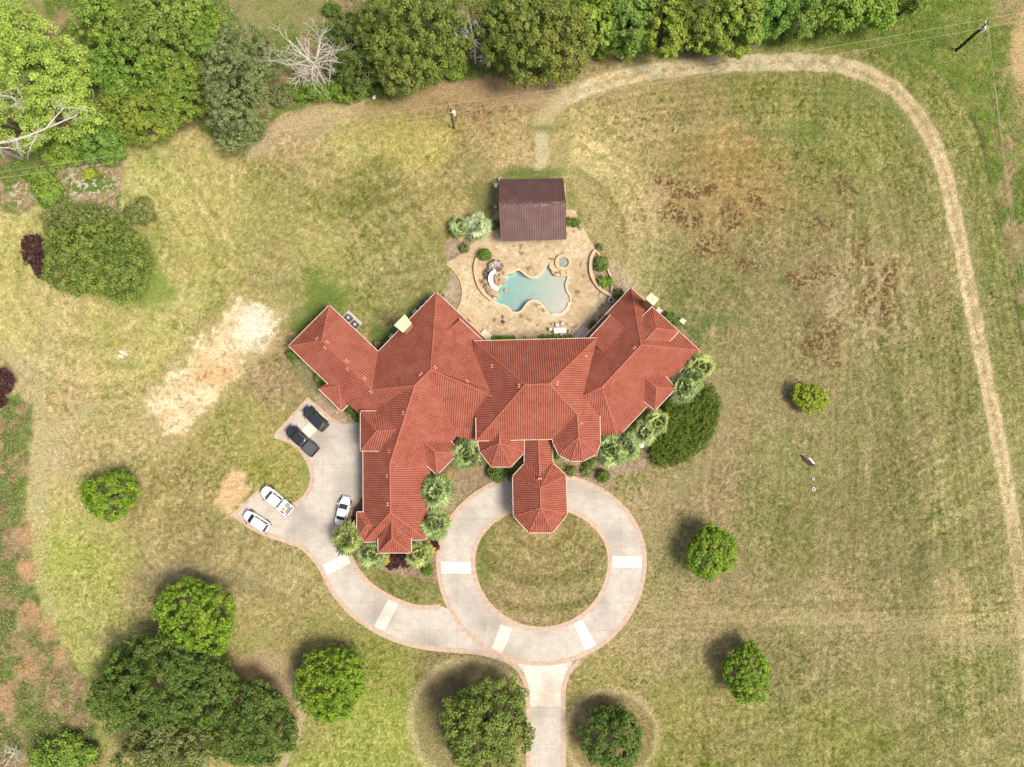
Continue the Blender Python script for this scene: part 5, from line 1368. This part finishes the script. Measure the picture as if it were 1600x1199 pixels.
for k, (x0, y0, x1, y1) in enumerate([(770,528.5,806,527.5), (845,526.5,896,525)]):
    lab = ['low green hedge strip under the main north eave, left part', 'low green hedge strip under the main north eave, by the table'][k]
    c = P((x0+x1)/2, y0, 0.5); root = empty('low_hedge', (c.x, c.y, 0.05), lab, 'hedge', 'hedge strips at the north eave')
    V, F, col, cc = foliage(900+k, (x1-x0)*0.05, 0.25, 0.3, 0.4, 60, 2600, 0.22, 0.08, TYPES['maple'][0], TYPES['maple'][1]); fastmesh('leaves', V, F, M_leaf, root, col)

# dead trees and fallen branches
def branchy(m, rs, p0, d, L, r, depth):
    k = 4; pts = [Vector(p0)]; dd = Vector(d).normalized()
    for i in range(k):
        dd = (dd+Vector(rs.normal(size=3))*0.16).normalized(); pts.append(pts[-1]+dd*L/k)
    m.tube(pts, r, r*0.55, 5 if r > 0.05 else 4)
    if depth == 0: return
    for i in range(3 if depth > 1 else 4):
        t = rs.randint(1, k+1); nd = (dd+Vector(rs.normal(size=3))*0.75+Vector((0, 0, 0.1))).normalized()
        branchy(m, rs, pts[t], nd, L*rs.uniform(0.5, 0.75), r*0.55, depth-1)
def deadtree(px_, py_, n, L, r, seed, label, z0=5.0, dirs=None, depth=3):
    c = P(px_, py_, z0*1.2); root = empty('dead_tree', (c.x, c.y, 0), label, 'dead tree', 'bare dead trees'); rs = np.random.RandomState(seed)
    m = MB(); m.tube([(0, 0, -.2), (0.1, 0, z0*0.5), (0, 0.1, z0)], r*1.6, r, 8); m.build('trunk', M_dead, root, True)
    m = MB()
    for i in range(n):
        a = dirs[i] if dirs else 2*math.pi*i/n+rs.normal()*0.25
        branchy(m, rs, (0, 0, z0*rs.uniform(0.8, 1.0)), (math.cos(a), math.sin(a), 0.55+0.4*rs.rand()), L*rs.uniform(0.75, 1.1), r*0.6, depth)
    m.build('branches', M_dead, root, True)
deadtree(485, 90, 15, 4.3, 0.17, 4, 'bare pale grey dead tree right of the cedars', 8.0)
deadtree(738, 50, 7, 3.2, 0.10, 9, 'dead grey tree between the two very large oaks', 7.5)
def boughs():
    Z = 11.5; c = P(-20, 225, Z); root = empty('dead_tree', (c.x, c.y, 0), 'pale bare boughs reaching out of the lime green trees', 'dead tree', 'bare dead trees'); rs = np.random.RandomState(31)
    m = MB(); m.tube([(c.x-3.2, c.y+2.5, -.2), (c.x-1.2, c.y+1.0, Z*.6), (c.x, c.y, Z)], .30, .20, 8); m.build('trunk', M_dead, root)
    m = MB()
    for pts, r in [([(-25,226),(10,222),(40,214),(72,201),(98,190),(121,180)], .20), ([(60,206),(55,216),(46,233)], .11), ([(72,201),(84,186),(100,168),(128,171)], .11), ([(98,190),(108,182),(122,188)], .06), ([(-25,150),(0,148),(18,152),(30,160)], .10), ([(-25,165),(0,172),(25,164),(40,168)], .09), ([(-20,118),(10,122),(26,138),(34,152)], .09), ([(10,122),(28,118),(36,128)], .05), ([(-10,230),(20,232),(34,231)], .08)]:
        q = [P(a, b, Z+0.4*rs.normal()) for a, b in pts]; m.tube(q, r, r*.35, 6)
        for k in range(7):
            i = rs.randint(1, len(q)); d = q[i]-q[i-1]
            branchy(m, rs, q[i-1].lerp(q[i], rs.rand()), (d.x+rs.normal()*2, d.y+rs.normal()*2, 0.4), 1.5, r*.3, 1)
    m.build('branches', M_dead, root)
boughs()
deadtree(18, 1180, 7, 2.0, 0.10, 15, 'small bare dead shrub at the bottom left corner', 1.5)
def fallen(pts, r, label, n=3):
    m = MB(); q = [P(a, b, 0.15) for a, b in pts]; m.tube(q, r, r*0.5, 6); rs = np.random.RandomState(int(pts[0][0])+3)
    d = (q[-1]-q[0])
    for i in range(n): branchy(m, rs, q[-1]-d*0.25*i/n, (d.x+rs.normal()*abs(d.y), d.y+rs.normal()*abs(d.x), 0.4), 1.4, r*0.5, 1)
    tag(settle(m.build('fallen_branch', noisy('weathered_wood', S(178, 150, 126), S(140, 114, 92), 3, .9))), label, 'branch')
fallen([(214,365),(203,355),(190,344)], 0.12, 'forked fallen branch on the grass by the big olive tree')
fallen([(10,341),(4,338),(-4,336)], 0.10, 'short fallen log at the left edge', 0)

# long weeds: leaf tufts over the rough ground
def weeds():
    rs = np.random.RandomState(77); n = 1150000
    px = rs.uniform(-60, 1660, n); py = rs.uniform(-60, 1260, n)
    d = np.maximum(sdf(px, py, ROUGH_TOP), sdf(px, py, ROUGH_LEFT)+(fbm(px, py, 16, 2)-.5)*10)
    g = fbm(px, py, 22, 80); g2 = vnoise(px, py, 9, 120)
    dens = sst(-2, 14, d)*np.clip(0.25+1.2*(g-0.35)+0.9*(g2-0.5), 0.05, 1)
    clear = np.maximum.reduce([np.exp(-(((px-430)/75.0)**2+((py-12)/42.0)**2)), np.exp(-(((px-20)/50.0)**2+((py-15)/38.0)**2)), np.exp(-(((px-140)/50.0)**2+((py-290)/30.0)**2))*0.9, np.exp(-(((px-1600)/22.0)**2+((py-80)/70.0)**2))])
    ok = (rs.rand(n) < dens*(1-clear)) & (py < 1240)
    px, py, g, g2, d = px[ok], py[ok], g[ok], g2[ok], d[ok]; n = len(px)
    hgt = (0.12+0.75*g2*g)*np.clip((d+6)/30, 0.2, 1)
    X = np.array([P(a, b, 0) for a, b in zip(px, py)]); X[:, 2] = 0.05+hgt*rs.rand(n)+0.25*np.clip(d, 0, 12)/12*0.2
    Nn = rs.normal(size=(n, 3))*0.6+np.array((0, 0, 0.8))
    V, F = quads(rs, X, Nn, np.full(n, 0.085)+0.075*rs.rand(n), 0.42)
    right = sst(1150, 1280, px)[:, None]
    t = sst(0.36, 0.56, g+(rs.rand(n)-.5)*0.16)[:, None]
    gc = np.array((0.12, 0.20, 0.03))*(1-rs.rand(n)[:, None])+np.array((0.24, 0.31, 0.06))*rs.rand(n)[:, None]
    gy = np.array((0.22, 0.28, 0.04))*(0.7+0.6*rs.rand(n)[:, None])
    gc = gc*(1-right)+gy*right
    bc = np.array((0.36, 0.27, 0.16))*(0.7+0.6*rs.rand(n)[:, None])
    t = np.maximum(t, right*0.75); t = np.where((px < 200)[:, None] & (py > 600)[:, None], t*0.42, t)
    col = np.where(rs.rand(n)[:, None] < t, gc, bc)
    o = fastmesh('weeds', V, F, M_leaf, None, np.repeat(col, 4, axis=0)); o['kind'] = 'stuff'
    tag(o, 'long green and straw coloured weeds along the edges of the mown lawn', 'weeds')
weeds()
def grass():
    rs = np.random.RandomState(21); n = 620000
    px = rs.uniform(-30, 1630, n); py = rs.uniform(-30, 1230, n)
    no = (sdf(px, py, WEST) > -4) | (sdf(px, py, PATIO) > -3) | (sdf(px, py, ROUGH_TOP) > 6)
    q = np.hypot(px-846, (py-876)*np.where(py < 876, 1.2, 1.0)); no |= (q > 102) & (q < 166)
    no |= (np.abs(px-853) < 34) & (py > 1030)
    no |= (np.abs(px-832) < 56) & (np.abs(py-328) < 52)
    for pl in ([(449,541),(515,474),(592,548),(682,454),(760,530),(934,527),(986,448),(1096,548),(966,686),(940,690),(890,724),(820,740),(715,700),(673,745),(668,848),(560,850),(560,650)],):
        no |= sdf(px, py, pl) > 3
    no |= (sdf(px, py, BARE1) > 0) & (rs.rand(n) < .8)
    tr = pdist(px, py, TRACK); no |= (tr < 13) & (rs.rand(n) < .75) & (py < 820)
    px, py = px[~no], py[~no]; n = len(px)
    c = srgb_lin(ground_colours(px, py))*0.62*np.array((0.96, 1.045, 1.05))
    u = rs.rand(n); k = np.where(u < .55, 0.56+0.34*rs.rand(n), 1.05+0.5*rs.rand(n))
    tint = np.where((u < .55)[:, None], np.array((0.92, 1.08, 0.85)), np.array((1.05, 1.0, 1.05)))
    c = np.clip(c*k[:, None]*tint, 0, .8)
    # pixel to place for z = 0, vectorised
    dx, dy = (px-800.0)/FPX, -(py-599.5)/FPX; wy, wz = dy*CT+ST, dy*ST-CT; t = -H/wz
    X = np.stack([dx*t, CAMLOC[1]+wy*t, 0.02+0.05*rs.rand(n)], 1)
    V, F = quads(rs, X, rs.normal(size=(n, 3))*0.35+np.array((0, 0, 1.0)), 0.05+0.055*rs.rand(n), 0.6)
    m = leafmat('grass_blades', 0.1)
    o = fastmesh('grass', V, F, m, None, np.repeat(c, 4, axis=0)); o['kind'] = 'stuff'
    tag(o, 'short dry and green grass tufts of the mown lawn', 'grass')
grass()

# ================================================================== UTILITY POLES AND WIRES
M_pole = noisy('creosoted_wood', S(84, 70, 48), S(60, 50, 36), 2.0, .9); M_gal = noisy('galvanised_metal', (0.55, 0.56, 0.55, 1), (0.62, 0.62, 0.6, 1), 4, .45, metallic=.3)
M_wire = noisy('wire', S(206, 202, 170), S(190, 186, 150), 1.0, 0.5); M_ivy = M_leaf
def utility(bx, by, h, rot, label, ivy=False, trans=True):
    b = P(bx, by, 0); root = empty('utility_pole', b, label, 'utility pole', 'utility poles', rot)
    m = MB(); m.cyl((0, 0), 0.13, -0.3, h, 10, 0.09); m.build('pole', M_pole, root, True)
    m = MB(); m.box(-0.06, 0.06, -0.75, 0.75, h-0.62, h-0.50); m.build('crossarm', M_pole if not ivy else M_gal, root, True)
    for y in (-0.65, 0.65):
        m = MB(); m.cyl((0, y), 0.07, h-0.5, h-0.2, 8, 0.045); m.build('insulator', M_white, root, True)
    m = MB(); m.cyl((0, 0), 0.06, h, h+0.3, 8, 0.045); m.build('insulator', M_white, root, True)
    m = MB(); m.cyl((0.42, -0.1), 0.26, h-2.3, h-1.3, 14); m.cyl((0.42, -0.1), 0.20, h-1.3, h-1.22, 14); m.box(0.1, 0.35, -0.13, -0.07, h-1.9, h-1.8); m.build('transformer', M_white, root, True)
    if ivy:
        rs = np.random.RandomState(5); n = 1800; a = rs.rand(n)*6.283; z = rs.rand(n)*h*0.72; q = 0.12+0.09*rs.rand(n)*(1-z/h*0.6)
        C = np.stack([np.cos(a)*q, np.sin(a)*q, z], 1); V, F = quads(rs, C, C*np.array((1, 1, 0))+rs.normal(size=(n, 3))*.3+.01, np.full(n, .11))
        fastmesh('ivy', V, F, M_ivy, root, np.repeat(np.array((0.05, 0.10, 0.012))*(0.7+0.6*rs.rand(n)[:, None]), 4, axis=0))
    return b
HP = 7.2
b1 = utility(709.5, 201, HP, R(12), 'utility pole with white transformer on the upper lawn')
b2 = utility(1494, 79, HP+0.6, R(10), 'ivy covered utility pole in the long weeds at the upper right', True)
def wire(p0, p1, sag, label):
    p0, p1 = Vector(p0), Vector(p1); n = 24; m = MB()
    m.tube([p0.lerp(p1, i/n)-Vector((0, 0, sag*4*(i/n)*(1-i/n))) for i in range(n+1)], 0.022, n=4)
    tag(settle(m.build('power_line', M_wire)), label, 'power line', 'overhead power lines')
d12 = (b2-b1)
tops = lambda b, s, h: b+Vector((-math.sin(R(11))*s, math.cos(R(11))*s, h))
for s, w in ((0.65, 'upper'), (-0.65, 'lower')):
    wire(tops(b1, s, HP-.2), tops(b2, s, HP+.4), 1.2, w+' power line between the two utility poles')
    e = P(-160, 290 if s > 0 else 299, 7); wire(e, tops(b1, s, HP-.2), 0.8, w+' power line from the lawn pole to the left edge')
    e = P(1800, -22 if s > 0 else -12, 8); wire(tops(b2, s, HP+.4), e, 0.3, w+' power line leaving right from the ivy covered pole')
    e = P(1650 if s > 0 else 1640, 700, 7); wire(tops(b2, s*0.9, HP+.3), e, 0.8, ('right' if s > 0 else 'left')+' power line running down the right edge')

# ================================================================== YARD THINGS
M_ac = noisy('condenser_metal', (0.05, 0.055, 0.06, 1), (0.08, 0.085, 0.09, 1), 3, .5); M_box = noisy('utility_grey', (0.35, 0.37, 0.37, 1), (0.42, 0.44, 0.44, 1), 3, .5)
M_pale = M_pale
def boxthing(name, px_, py_, sx, sy, h, rot, mat, label, cat, group=None, top=None, z0=0.0, lid='lid'):
    c = P(px_, py_, h*0.9); root = empty(name, (c.x, c.y, z0), label, cat, group, rot)
    m = MB(); m.box(-sx/2, sx/2, -sy/2, sy/2, 0, h, bev=0.05); m.build('body', mat, root, True)
    m = MB(); m.box(-sx/2*1.04, sx/2*1.04, -sy/2*1.04, sy/2*1.04, h+0.002, h+0.07, bev=0.03); m.build(lid, top or mat, root, True)
    return root
c = P(549.5, 502, 0); m = MB(); M45 = Matrix.Translation(c) @ Matrix.Rotation(R(-43), 4, 'Z'); m.box(-1.55, 1.5, -0.75, 0.95, -0.05, 0.10, M45, bev=.03)
tag(settle(m.build('concrete_pad', M_conc)), 'concrete pad holding two round air conditioners', 'concrete pad')
def acunit(px_, py_, lab):
    c = P(px_, py_, 0.9); root = empty('air_conditioner', (c.x, c.y, 0.1), lab, 'air conditioner', 'air conditioners round the walls', R(-43))
    m = MB(); m.box(-.46, .46, -.46, .46, 0, .85, bev=.14); m.build('casing', M_ac, root, True)
    m = MB(); m.ring((0, 0), .28, .38, .85, .90, 20)
    m.build('fan_guard', M_dark, root, True)
    m = MB(); m.cyl((0, 0), .27, .852, .875, 20); m.build('fan', noisy('fan_grey', (0.25, 0.29, 0.3, 1), (0.33, 0.36, 0.37, 1), 4, .4), root, True)
acunit(544.3, 496.5, 'round black air conditioner on the pad, farther from the wing corner'); acunit(554.5, 507, 'round black air conditioner on the pad, nearer to the wing corner')
acunit(666.5, 470.5, 'air conditioner nearest the pointed north west roof corner'); acunit(657.5, 480, 'air conditioner second from the pointed north west roof corner')
acunit(621, 518.5, 'air conditioner just below the west chimney')
boxthing('utility_cabinet', 649.5, 488.5, 0.8, 0.9, 1.0, R(45), M_box, 'grey cabinet above the west chimney', 'cabinet', 'grey cabinets by the west chimney')
boxthing('utility_cabinet', 612.5, 526, 0.8, 0.7, 1.0, R(45), M_box, 'grey cabinet below the west chimney', 'cabinet', 'grey cabinets by the west chimney')
boxthing('wooden_crate', 590, 539.5, 1.05, 1.1, 0.8, R(0), noisy('crate_wood', S(150, 128, 104), S(110, 92, 74), 4, .9), 'brown wooden crate in the corner of the two west wings', 'crate')
boxthing('transformer_box', 1066.5, 502, 0.85, 0.75, 0.9, R(-40), noisy('pale_green_metal', S(206, 214, 198, .7), S(196, 206, 190, .7), 3, .5), 'pale green metal transformer box on the lawn east of the house', 'transformer box')
boxthing('generator_cabinet', 1029.5, 485.5, 0.8, 0.7, 1.0, R(-43), M_box, 'pale grey cabinet below the east chimney', 'cabinet')
boxthing('garbage_bin', 564, 797, 0.7, 0.8, 1.1, R(5), M_ac, 'black garbage bin half under the garage eave', 'garbage bin')
boxthing('wheeled_bin', 545.5, 637, 0.6, 0.6, 1.0, R(40), M_ac, 'black wheeled bin under the notch of the garage roof', 'garbage bin')
boxthing('white_box', 774.5, 290, 0.5, 0.6, 0.5, R(5), M_white, 'small white box left of the pavilion near its top corner', 'box')
boxthing('white_cooler', 774, 323.5, 0.45, 0.5, 0.5, R(30), M_box, 'light grey cooler left of the pavilion ridge', 'cooler')
c = P(782, 280, .6); root = empty('wash_tub', (c.x, c.y, 0), 'round pale tub at the top left corner of the pavilion', 'tub'); m = MB(); m.ring((0, 0), .26, .36, 0.02, .6, 20); m.build('rim', M_box, root, True); m = MB(); m.cyl((0, 0), .27, 0, .1, 20); m.build('base', M_box, root, True)
# patio landings
for q, lab in (([(757.4,514.7),(772,528),(764,537),(749.5,523)], 'pale stone landing at the left wing door'), ([(910.7,510),(921,516.5),(905,538),(890,534)], 'tan stone landing at the right wing door')):
    m = MB(); m.prism([px2(q)], 0.05, 0.45); tag(settle(m.build('stone_landing', noisy('landing_stone', S(244, 230, 204,.75), S(232, 216, 186,.75), 1.0, .85, c3=S(214,196,160), scale2=.4))), lab, 'landing', 'stone landings on the patio')
# table and chairs
M_tt = noisy('white_top', (0.78, 0.76, 0.72, 1), (0.70, 0.68, 0.64, 1), 3, .5)
c = P(875, 516.5, .75); tb = empty('patio_table', (c.x, c.y, .08), 'white rectangular patio table near the north eave', 'table', None, R(1))
m = MB(); m.box(-.98, .98, -.42, .42, .68, .74, bev=.02); m.build('table_top', M_tt, tb, True)
for x in (-.85, .85):
    for y in (-.32, .32): m = MB(); m.box(x-.04, x+.04, y-.04, y+.04, 0, .68); m.build('leg', M_white, tb, True)
m = MB(); m.cyl((-.2, .05), .05, .742, .86, 10, .04); m.v = [Matrix.Translation(tb.location) @ v for v in m.v]; tag(settle(m.build('small_vase', M_dark)), 'tiny dark vase on the white patio table', 'vase')
CHM = noisy('chair_fabric', S(232, 220, 202, .72), S(214, 198, 178, .72), 4, .8)
def chair(px_, py_, rot, lab):
    c = P(px_, py_, .5); root = empty('patio_chair', (c.x, c.y, .08), lab, 'chair', 'chairs round the patio table', rot)
    m = MB(); m.box(-.26, .26, -.26, .26, .40, .48, bev=.05); m.build('seat', CHM, root, True)
    m = MB(); m.box(-.26, .26, .22, .30, .49, .88, bev=.03); m.build('backrest', CHM, root, True)
    for x in (-.21, .21):
        for y in (-.21, .21): m = MB(); m.box(x-.02, x+.02, y-.02, y+.02, 0, .40); m.build('leg', M_white, root, True)
for a in [(860.5,514.5,R(95),'patio chair at the left end of the white table'),(870.5,508,R(5),'patio chair on the pool side of the table, left one'),(879,505.5,R(-20),'patio chair turned away on the pool side of the table'),
          (869,523.5,R(175),'patio chair on the house side of the table, left one'),(878,523.5,R(160),'patio chair on the house side of the table, right one'),(891,518.5,R(-110),'patio chair off the right end of the white table')]: chair(*a)
# planter walls, stone ring, spa
M_wall = noisy('wall_stone', S(222, 192, 152), S(196, 160, 122), 1.6, .85, .02); M_cap2 = noisy('wall_cap', S(232, 206, 166), S(214, 184, 144), 1.2, .85)
def lowwall(pts, w, h, lab, cap=True):
    q = smoothloop(pts, 5, False); c = P(*pts[len(pts)//2], 0); root = empty('planter_wall', c, lab, 'low wall', 'curved planter walls by the pool')
    strip(px2(q, h), w, 0, h-0.08).build('wall', M_wall, root); strip(px2(q, h), w+.08, h-0.08, h).build('coping', M_cap2, root)
lowwall([(745.5,402),(742,418),(744.5,436),(752.5,454),(768,469)], .36, .6, 'curved stone planter wall left of the pool')
lowwall([(931,390),(924,404),(924,428),(936,449),(956.5,463)], .42, .6, 'curved stone planter wall right of the pool')
lowwall([(932,392),(937,399)], .22, .35, 'short thin wall at the top of the right planter')
lowwall([(950,421),(955.5,436),(956,450),(955,460)], .22, .35, 'thin outer wall behind the right planter shrubs')
lowwall([(705,419),(717,434),(722,452),(721,470),(715,483)], .10, .22, 'thin dark edging left of the patio')
c = P(954.8, 469, .5); fp = empty('fire_ring', (c.x, c.y, 0.02), 'round pale stone fire ring at the end of the right planter wall', 'fire ring')
m = MB(); m.ring((0, 0), .24, .56, 0, .5, 24); m.build('ring', noisy('ring_stone', S(214, 206, 194), S(190, 180, 168), 3, .9), fp, True); m = MB(); m.cyl((0, 0), .26, 0, .2, 16); m.build('ash_bed', M_dark, fp, True)
c = P(880.7, 410, .45); sp = empty('hot_tub', (c.x, c.y, 0.0), 'round raised stone hot tub at the pool top right', 'hot tub')
m = MB(); m.ring((0, 0), .82, 1.35, 0, .45, 32); m.build('rim', M_cap2, sp, True)
m = MB(); m.cyl((0, 0), .84, 0.0, .12, 32); m.build('floor', noisy('spa_tile', S(150, 160, 160), S(190, 190, 180), 3, .4), sp, True)
m = MB(); m.cyl((0, 0), .83, .125, .34, 32); m.build('water', M_water, sp, True)
c = P(868, 419, .3)
m = MB(); m.prism([px2([(858,411),(862,410),(866,418),(874,420),(874,424),(864,425),(859,419)], .3)], .04, .30); m.prism([px2([(876,423),(883,424),(884,430),(886,425),(888,425),(888,432),(876,432)], .3)], .04, .30); m.build('wing_wall', M_cap2, sp)
m = MB()
for i in range(3): m.prism([px2([(866+i*-1.0,424.5+i*1.8),(875,421.5+i*3.2),(876,424+i*3.0),(867-i*1.0,427.0+i*1.8)], .2)], -0.3, .22-i*.09)
m.build('spillway', noisy('spill_stone', S(190, 150, 112), S(150, 112, 84), 3, .8), sp)
# rock waterfall and slide
def boulder(m, c, r, rs, sq=.8):
    bm = bmesh.new(); bmesh.ops.create_icosphere(bm, subdivisions=2, radius=1.0)
    pl = rs.normal(size=(7, 3)); pl /= np.linalg.norm(pl, axis=1, keepdims=True)
    sc = np.array((r*rs.uniform(.8, 1.25), r*rs.uniform(.8, 1.25), r*sq))
    vs = []
    for v in bm.verts:
        d = np.array(v.co); k = 1.0
        for q in pl:
            t = d @ q
            if t*k > .72: k = .72/t
        vs.append(Vector(d*k*sc*(1+rs.normal()*.02))+Vector(c))
    m.add(vs, [tuple(v.index for v in f.verts) for f in bm.faces]); bm.free()
rs = np.random.RandomState(3)
c = P(768, 432, 0); rk = empty('rock_waterfall', (c.x, c.y, 0), 'mound of dark and tan boulders at the deep end of the pool', 'rock mound')
RKD = noisy('dark_rock', S(112, 92, 84), S(160, 140, 128), 1.6, .85, .04, c3=S(214,206,196), scale2=.8); RKT = noisy('tan_rock', S(176, 146, 112), S(216, 192, 156), 1.8, .85, .04)
for i in range(44):
    t = rs.rand(); arc = [(779,408),(771,411),(763,420),(758,434),(760,447),(767,456),(775,460)]
    k = t*5.999; a, b = arc[int(k)], arc[int(k)+1]; f = k-int(k); x, y = a[0]+(b[0]-a[0])*f+rs.normal()*1.5+2.2, a[1]+(b[1]-a[1])*f+rs.normal()*2.0
    h = rs.uniform(.2, 1.3)*(1-t*.5); q = P(x, y, h); m = MB(); boulder(m, (q.x, q.y, h*.6), rs.uniform(.28, .62), rs)
    o = m.build('boulder', RKD if t < .68 and rs.rand() < .8 else RKT, rk)
for i in range(26):
    x, y = 782+rs.normal()*3.4, 437+rs.normal()*6.5
    h = rs.uniform(.05, .6); q = P(x, y, h); m = MB(); boulder(m, (q.x, q.y, h*.6), rs.uniform(.2, .42), rs); m.build('boulder', RKT, rk)
for (x, y, r_) in ((773,410,.6),(779,411,.5),(783,415,.45),(768,414,.55),(776,417,.6),(781,420,.4),(770,420,.45),(763,422,.4)):
    q = P(x, y, 1.1); m = MB(); boulder(m, (q.x, q.y, .75), r_, rs); m.build('boulder', RKD, rk)
sl_pts = [(775,424.5,1.7),(769,428,1.5),(766.5,434,1.3),(767,441,1.0),(771,448,.65),(778,453.5,.25)]
q = [P(*s) for s in sl_pts]; q2 = smoothloop([(v.x, v.y) for v in q], 4, False)
m = MB(); n = len(q2); prof = [(-.32, .24), (-.27, .24), (-.20, .04), (0, 0), (.20, .04), (.27, .24), (.32, .24), (.23, -.08), (0, -.12), (-.23, -.08)]
rg = []
for i, (x, y) in enumerate(q2):
    f = i/(n-1)*(len(q)-1); k = min(int(f), len(q)-2); z = q[k].z+(q[k+1].z-q[k].z)*(f-k)
    a = Vector(q2[max(i-1, 0)]); b = Vector(q2[min(i+1, n-1)]); d = (b-a).normalized()
    rg.append([(x-d.y*u, y+d.x*u, z+w) for u, w in prof])
loft(m, rg, False); sl_o = m.build('water_slide', noisy('slide_white', (0.82, 0.81, 0.79, 1), (0.75, 0.74, 0.72, 1), 2, .25)); tag(settle(sl_o), 'curved white water slide running down the rocks into the pool', 'water slide')
m = MB(); rs2 = np.random.RandomState(8); cc_ = P(733, 504, .3); boulder(m, (0, 0, .18), .28, rs2); m.v = [v+Vector((P(786, 503, .2).x, P(786, 503, .2).y, .08)) for v in m.v]; tag(settle(m.build('dark_stone', M_dark)), 'small dark object lying on the patio below the pool', 'stone')
# odds and ends on the lawn
def slabs(name, parts, lab, cat):
    c = P(parts[0][0][0][0], parts[0][0][0][1], 0); root = empty(name, c, lab, cat)
    for pix, z0, z1, mat, nm in parts:
        m = MB(); m.prism([px2(pix)], z0, z1); m.build(nm, mat, root)
slabs('scrap_heap', [([(187,549),(192,548),(198,553),(196,556),(190,553)], .05, .35, M_cap, 'sheet'), ([(186,554),(192,556),(194,560),(188,559)], .02, .22, M_white, 'panel'), ([(190,547),(197,548),(201,555),(197,557)], .0, .12, M_box, 'tarp')], 'small heap of white and grey scrap on the left lawn', 'scrap')
slabs('broken_board', [([(1250,711),(1255,712),(1262,719),(1272,727),(1271,729),(1264,727),(1256,721)], .02, .22, noisy('rotten_wood', S(96, 72, 58), S(70, 52, 42), 4, .95), 'board'), ([(1262,715),(1266,716),(1272,724),(1270,725)], .05, .18, M_white, 'splinter')], 'dark rotten board with a pale edge on the right lawn', 'board')
for (a, b, r_, lab) in ((1271,764.5,.30,'round concrete drain cover with dark centre on the right lawn'), (1270.5,748.5,.22,'small dark drain hole on the right lawn')):
    c = P(a, b, 0); root = empty('drain_cover', (c.x, c.y, 0), lab, 'drain cover'); m = MB(); m.ring((0, 0), r_*.5, r_, 0, .12, 20); m.build('rim', M_box, root, True); m = MB(); m.cyl((0, 0), r_*.52, 0, .05, 16); m.build('hole', M_dark, root, True)
c = P(583, 154, .5); root = empty('white_drum', (c.x, c.y, 0), 'white drum lying at the edge of the undergrowth', 'drum', None, R(70)); m = MB(); m.cyl((0, 0), .28, 0, .9, 16); m.v = [Matrix.Rotation(R(80), 4, 'Y') @ v+Vector((0, 0, .3)) for v in m.v]; m.build('barrel', M_white, root, True)
c = P(1003, 696, 1.0); root = empty('bird_bath', (c.x, c.y, 0), 'pale bird bath behind the palms right of the big turret', 'bird bath'); m = MB(); m.cyl((0, 0), .16, 0, .8, 12, .1); m.build('pedestal', M_box, root, True); m = MB(); m.cyl((0, 0), .15, .8, .92, 20, .42); m.build('bowl', M_white, root, True)
for i, (a, b) in enumerate([(799,781),(552,1028)]):
    c = P(a, b, .8); root = empty('lantern' if i == 0 else 'ground_light', (c.x, c.y, 0), ['white lantern post at the left eave of the porch roof', 'small white ground light above the bright round tree'][i], 'lantern')
    m = MB(); m.cyl((0, 0), .05, 0, .8 if i == 0 else .2, 8); m.build('post', M_white, root, True); m = MB(); m.cyl((0, 0), .16, .8 if i == 0 else .2, 1.1 if i == 0 else .4, 10, .08); m.build('shade', M_white, root, True)
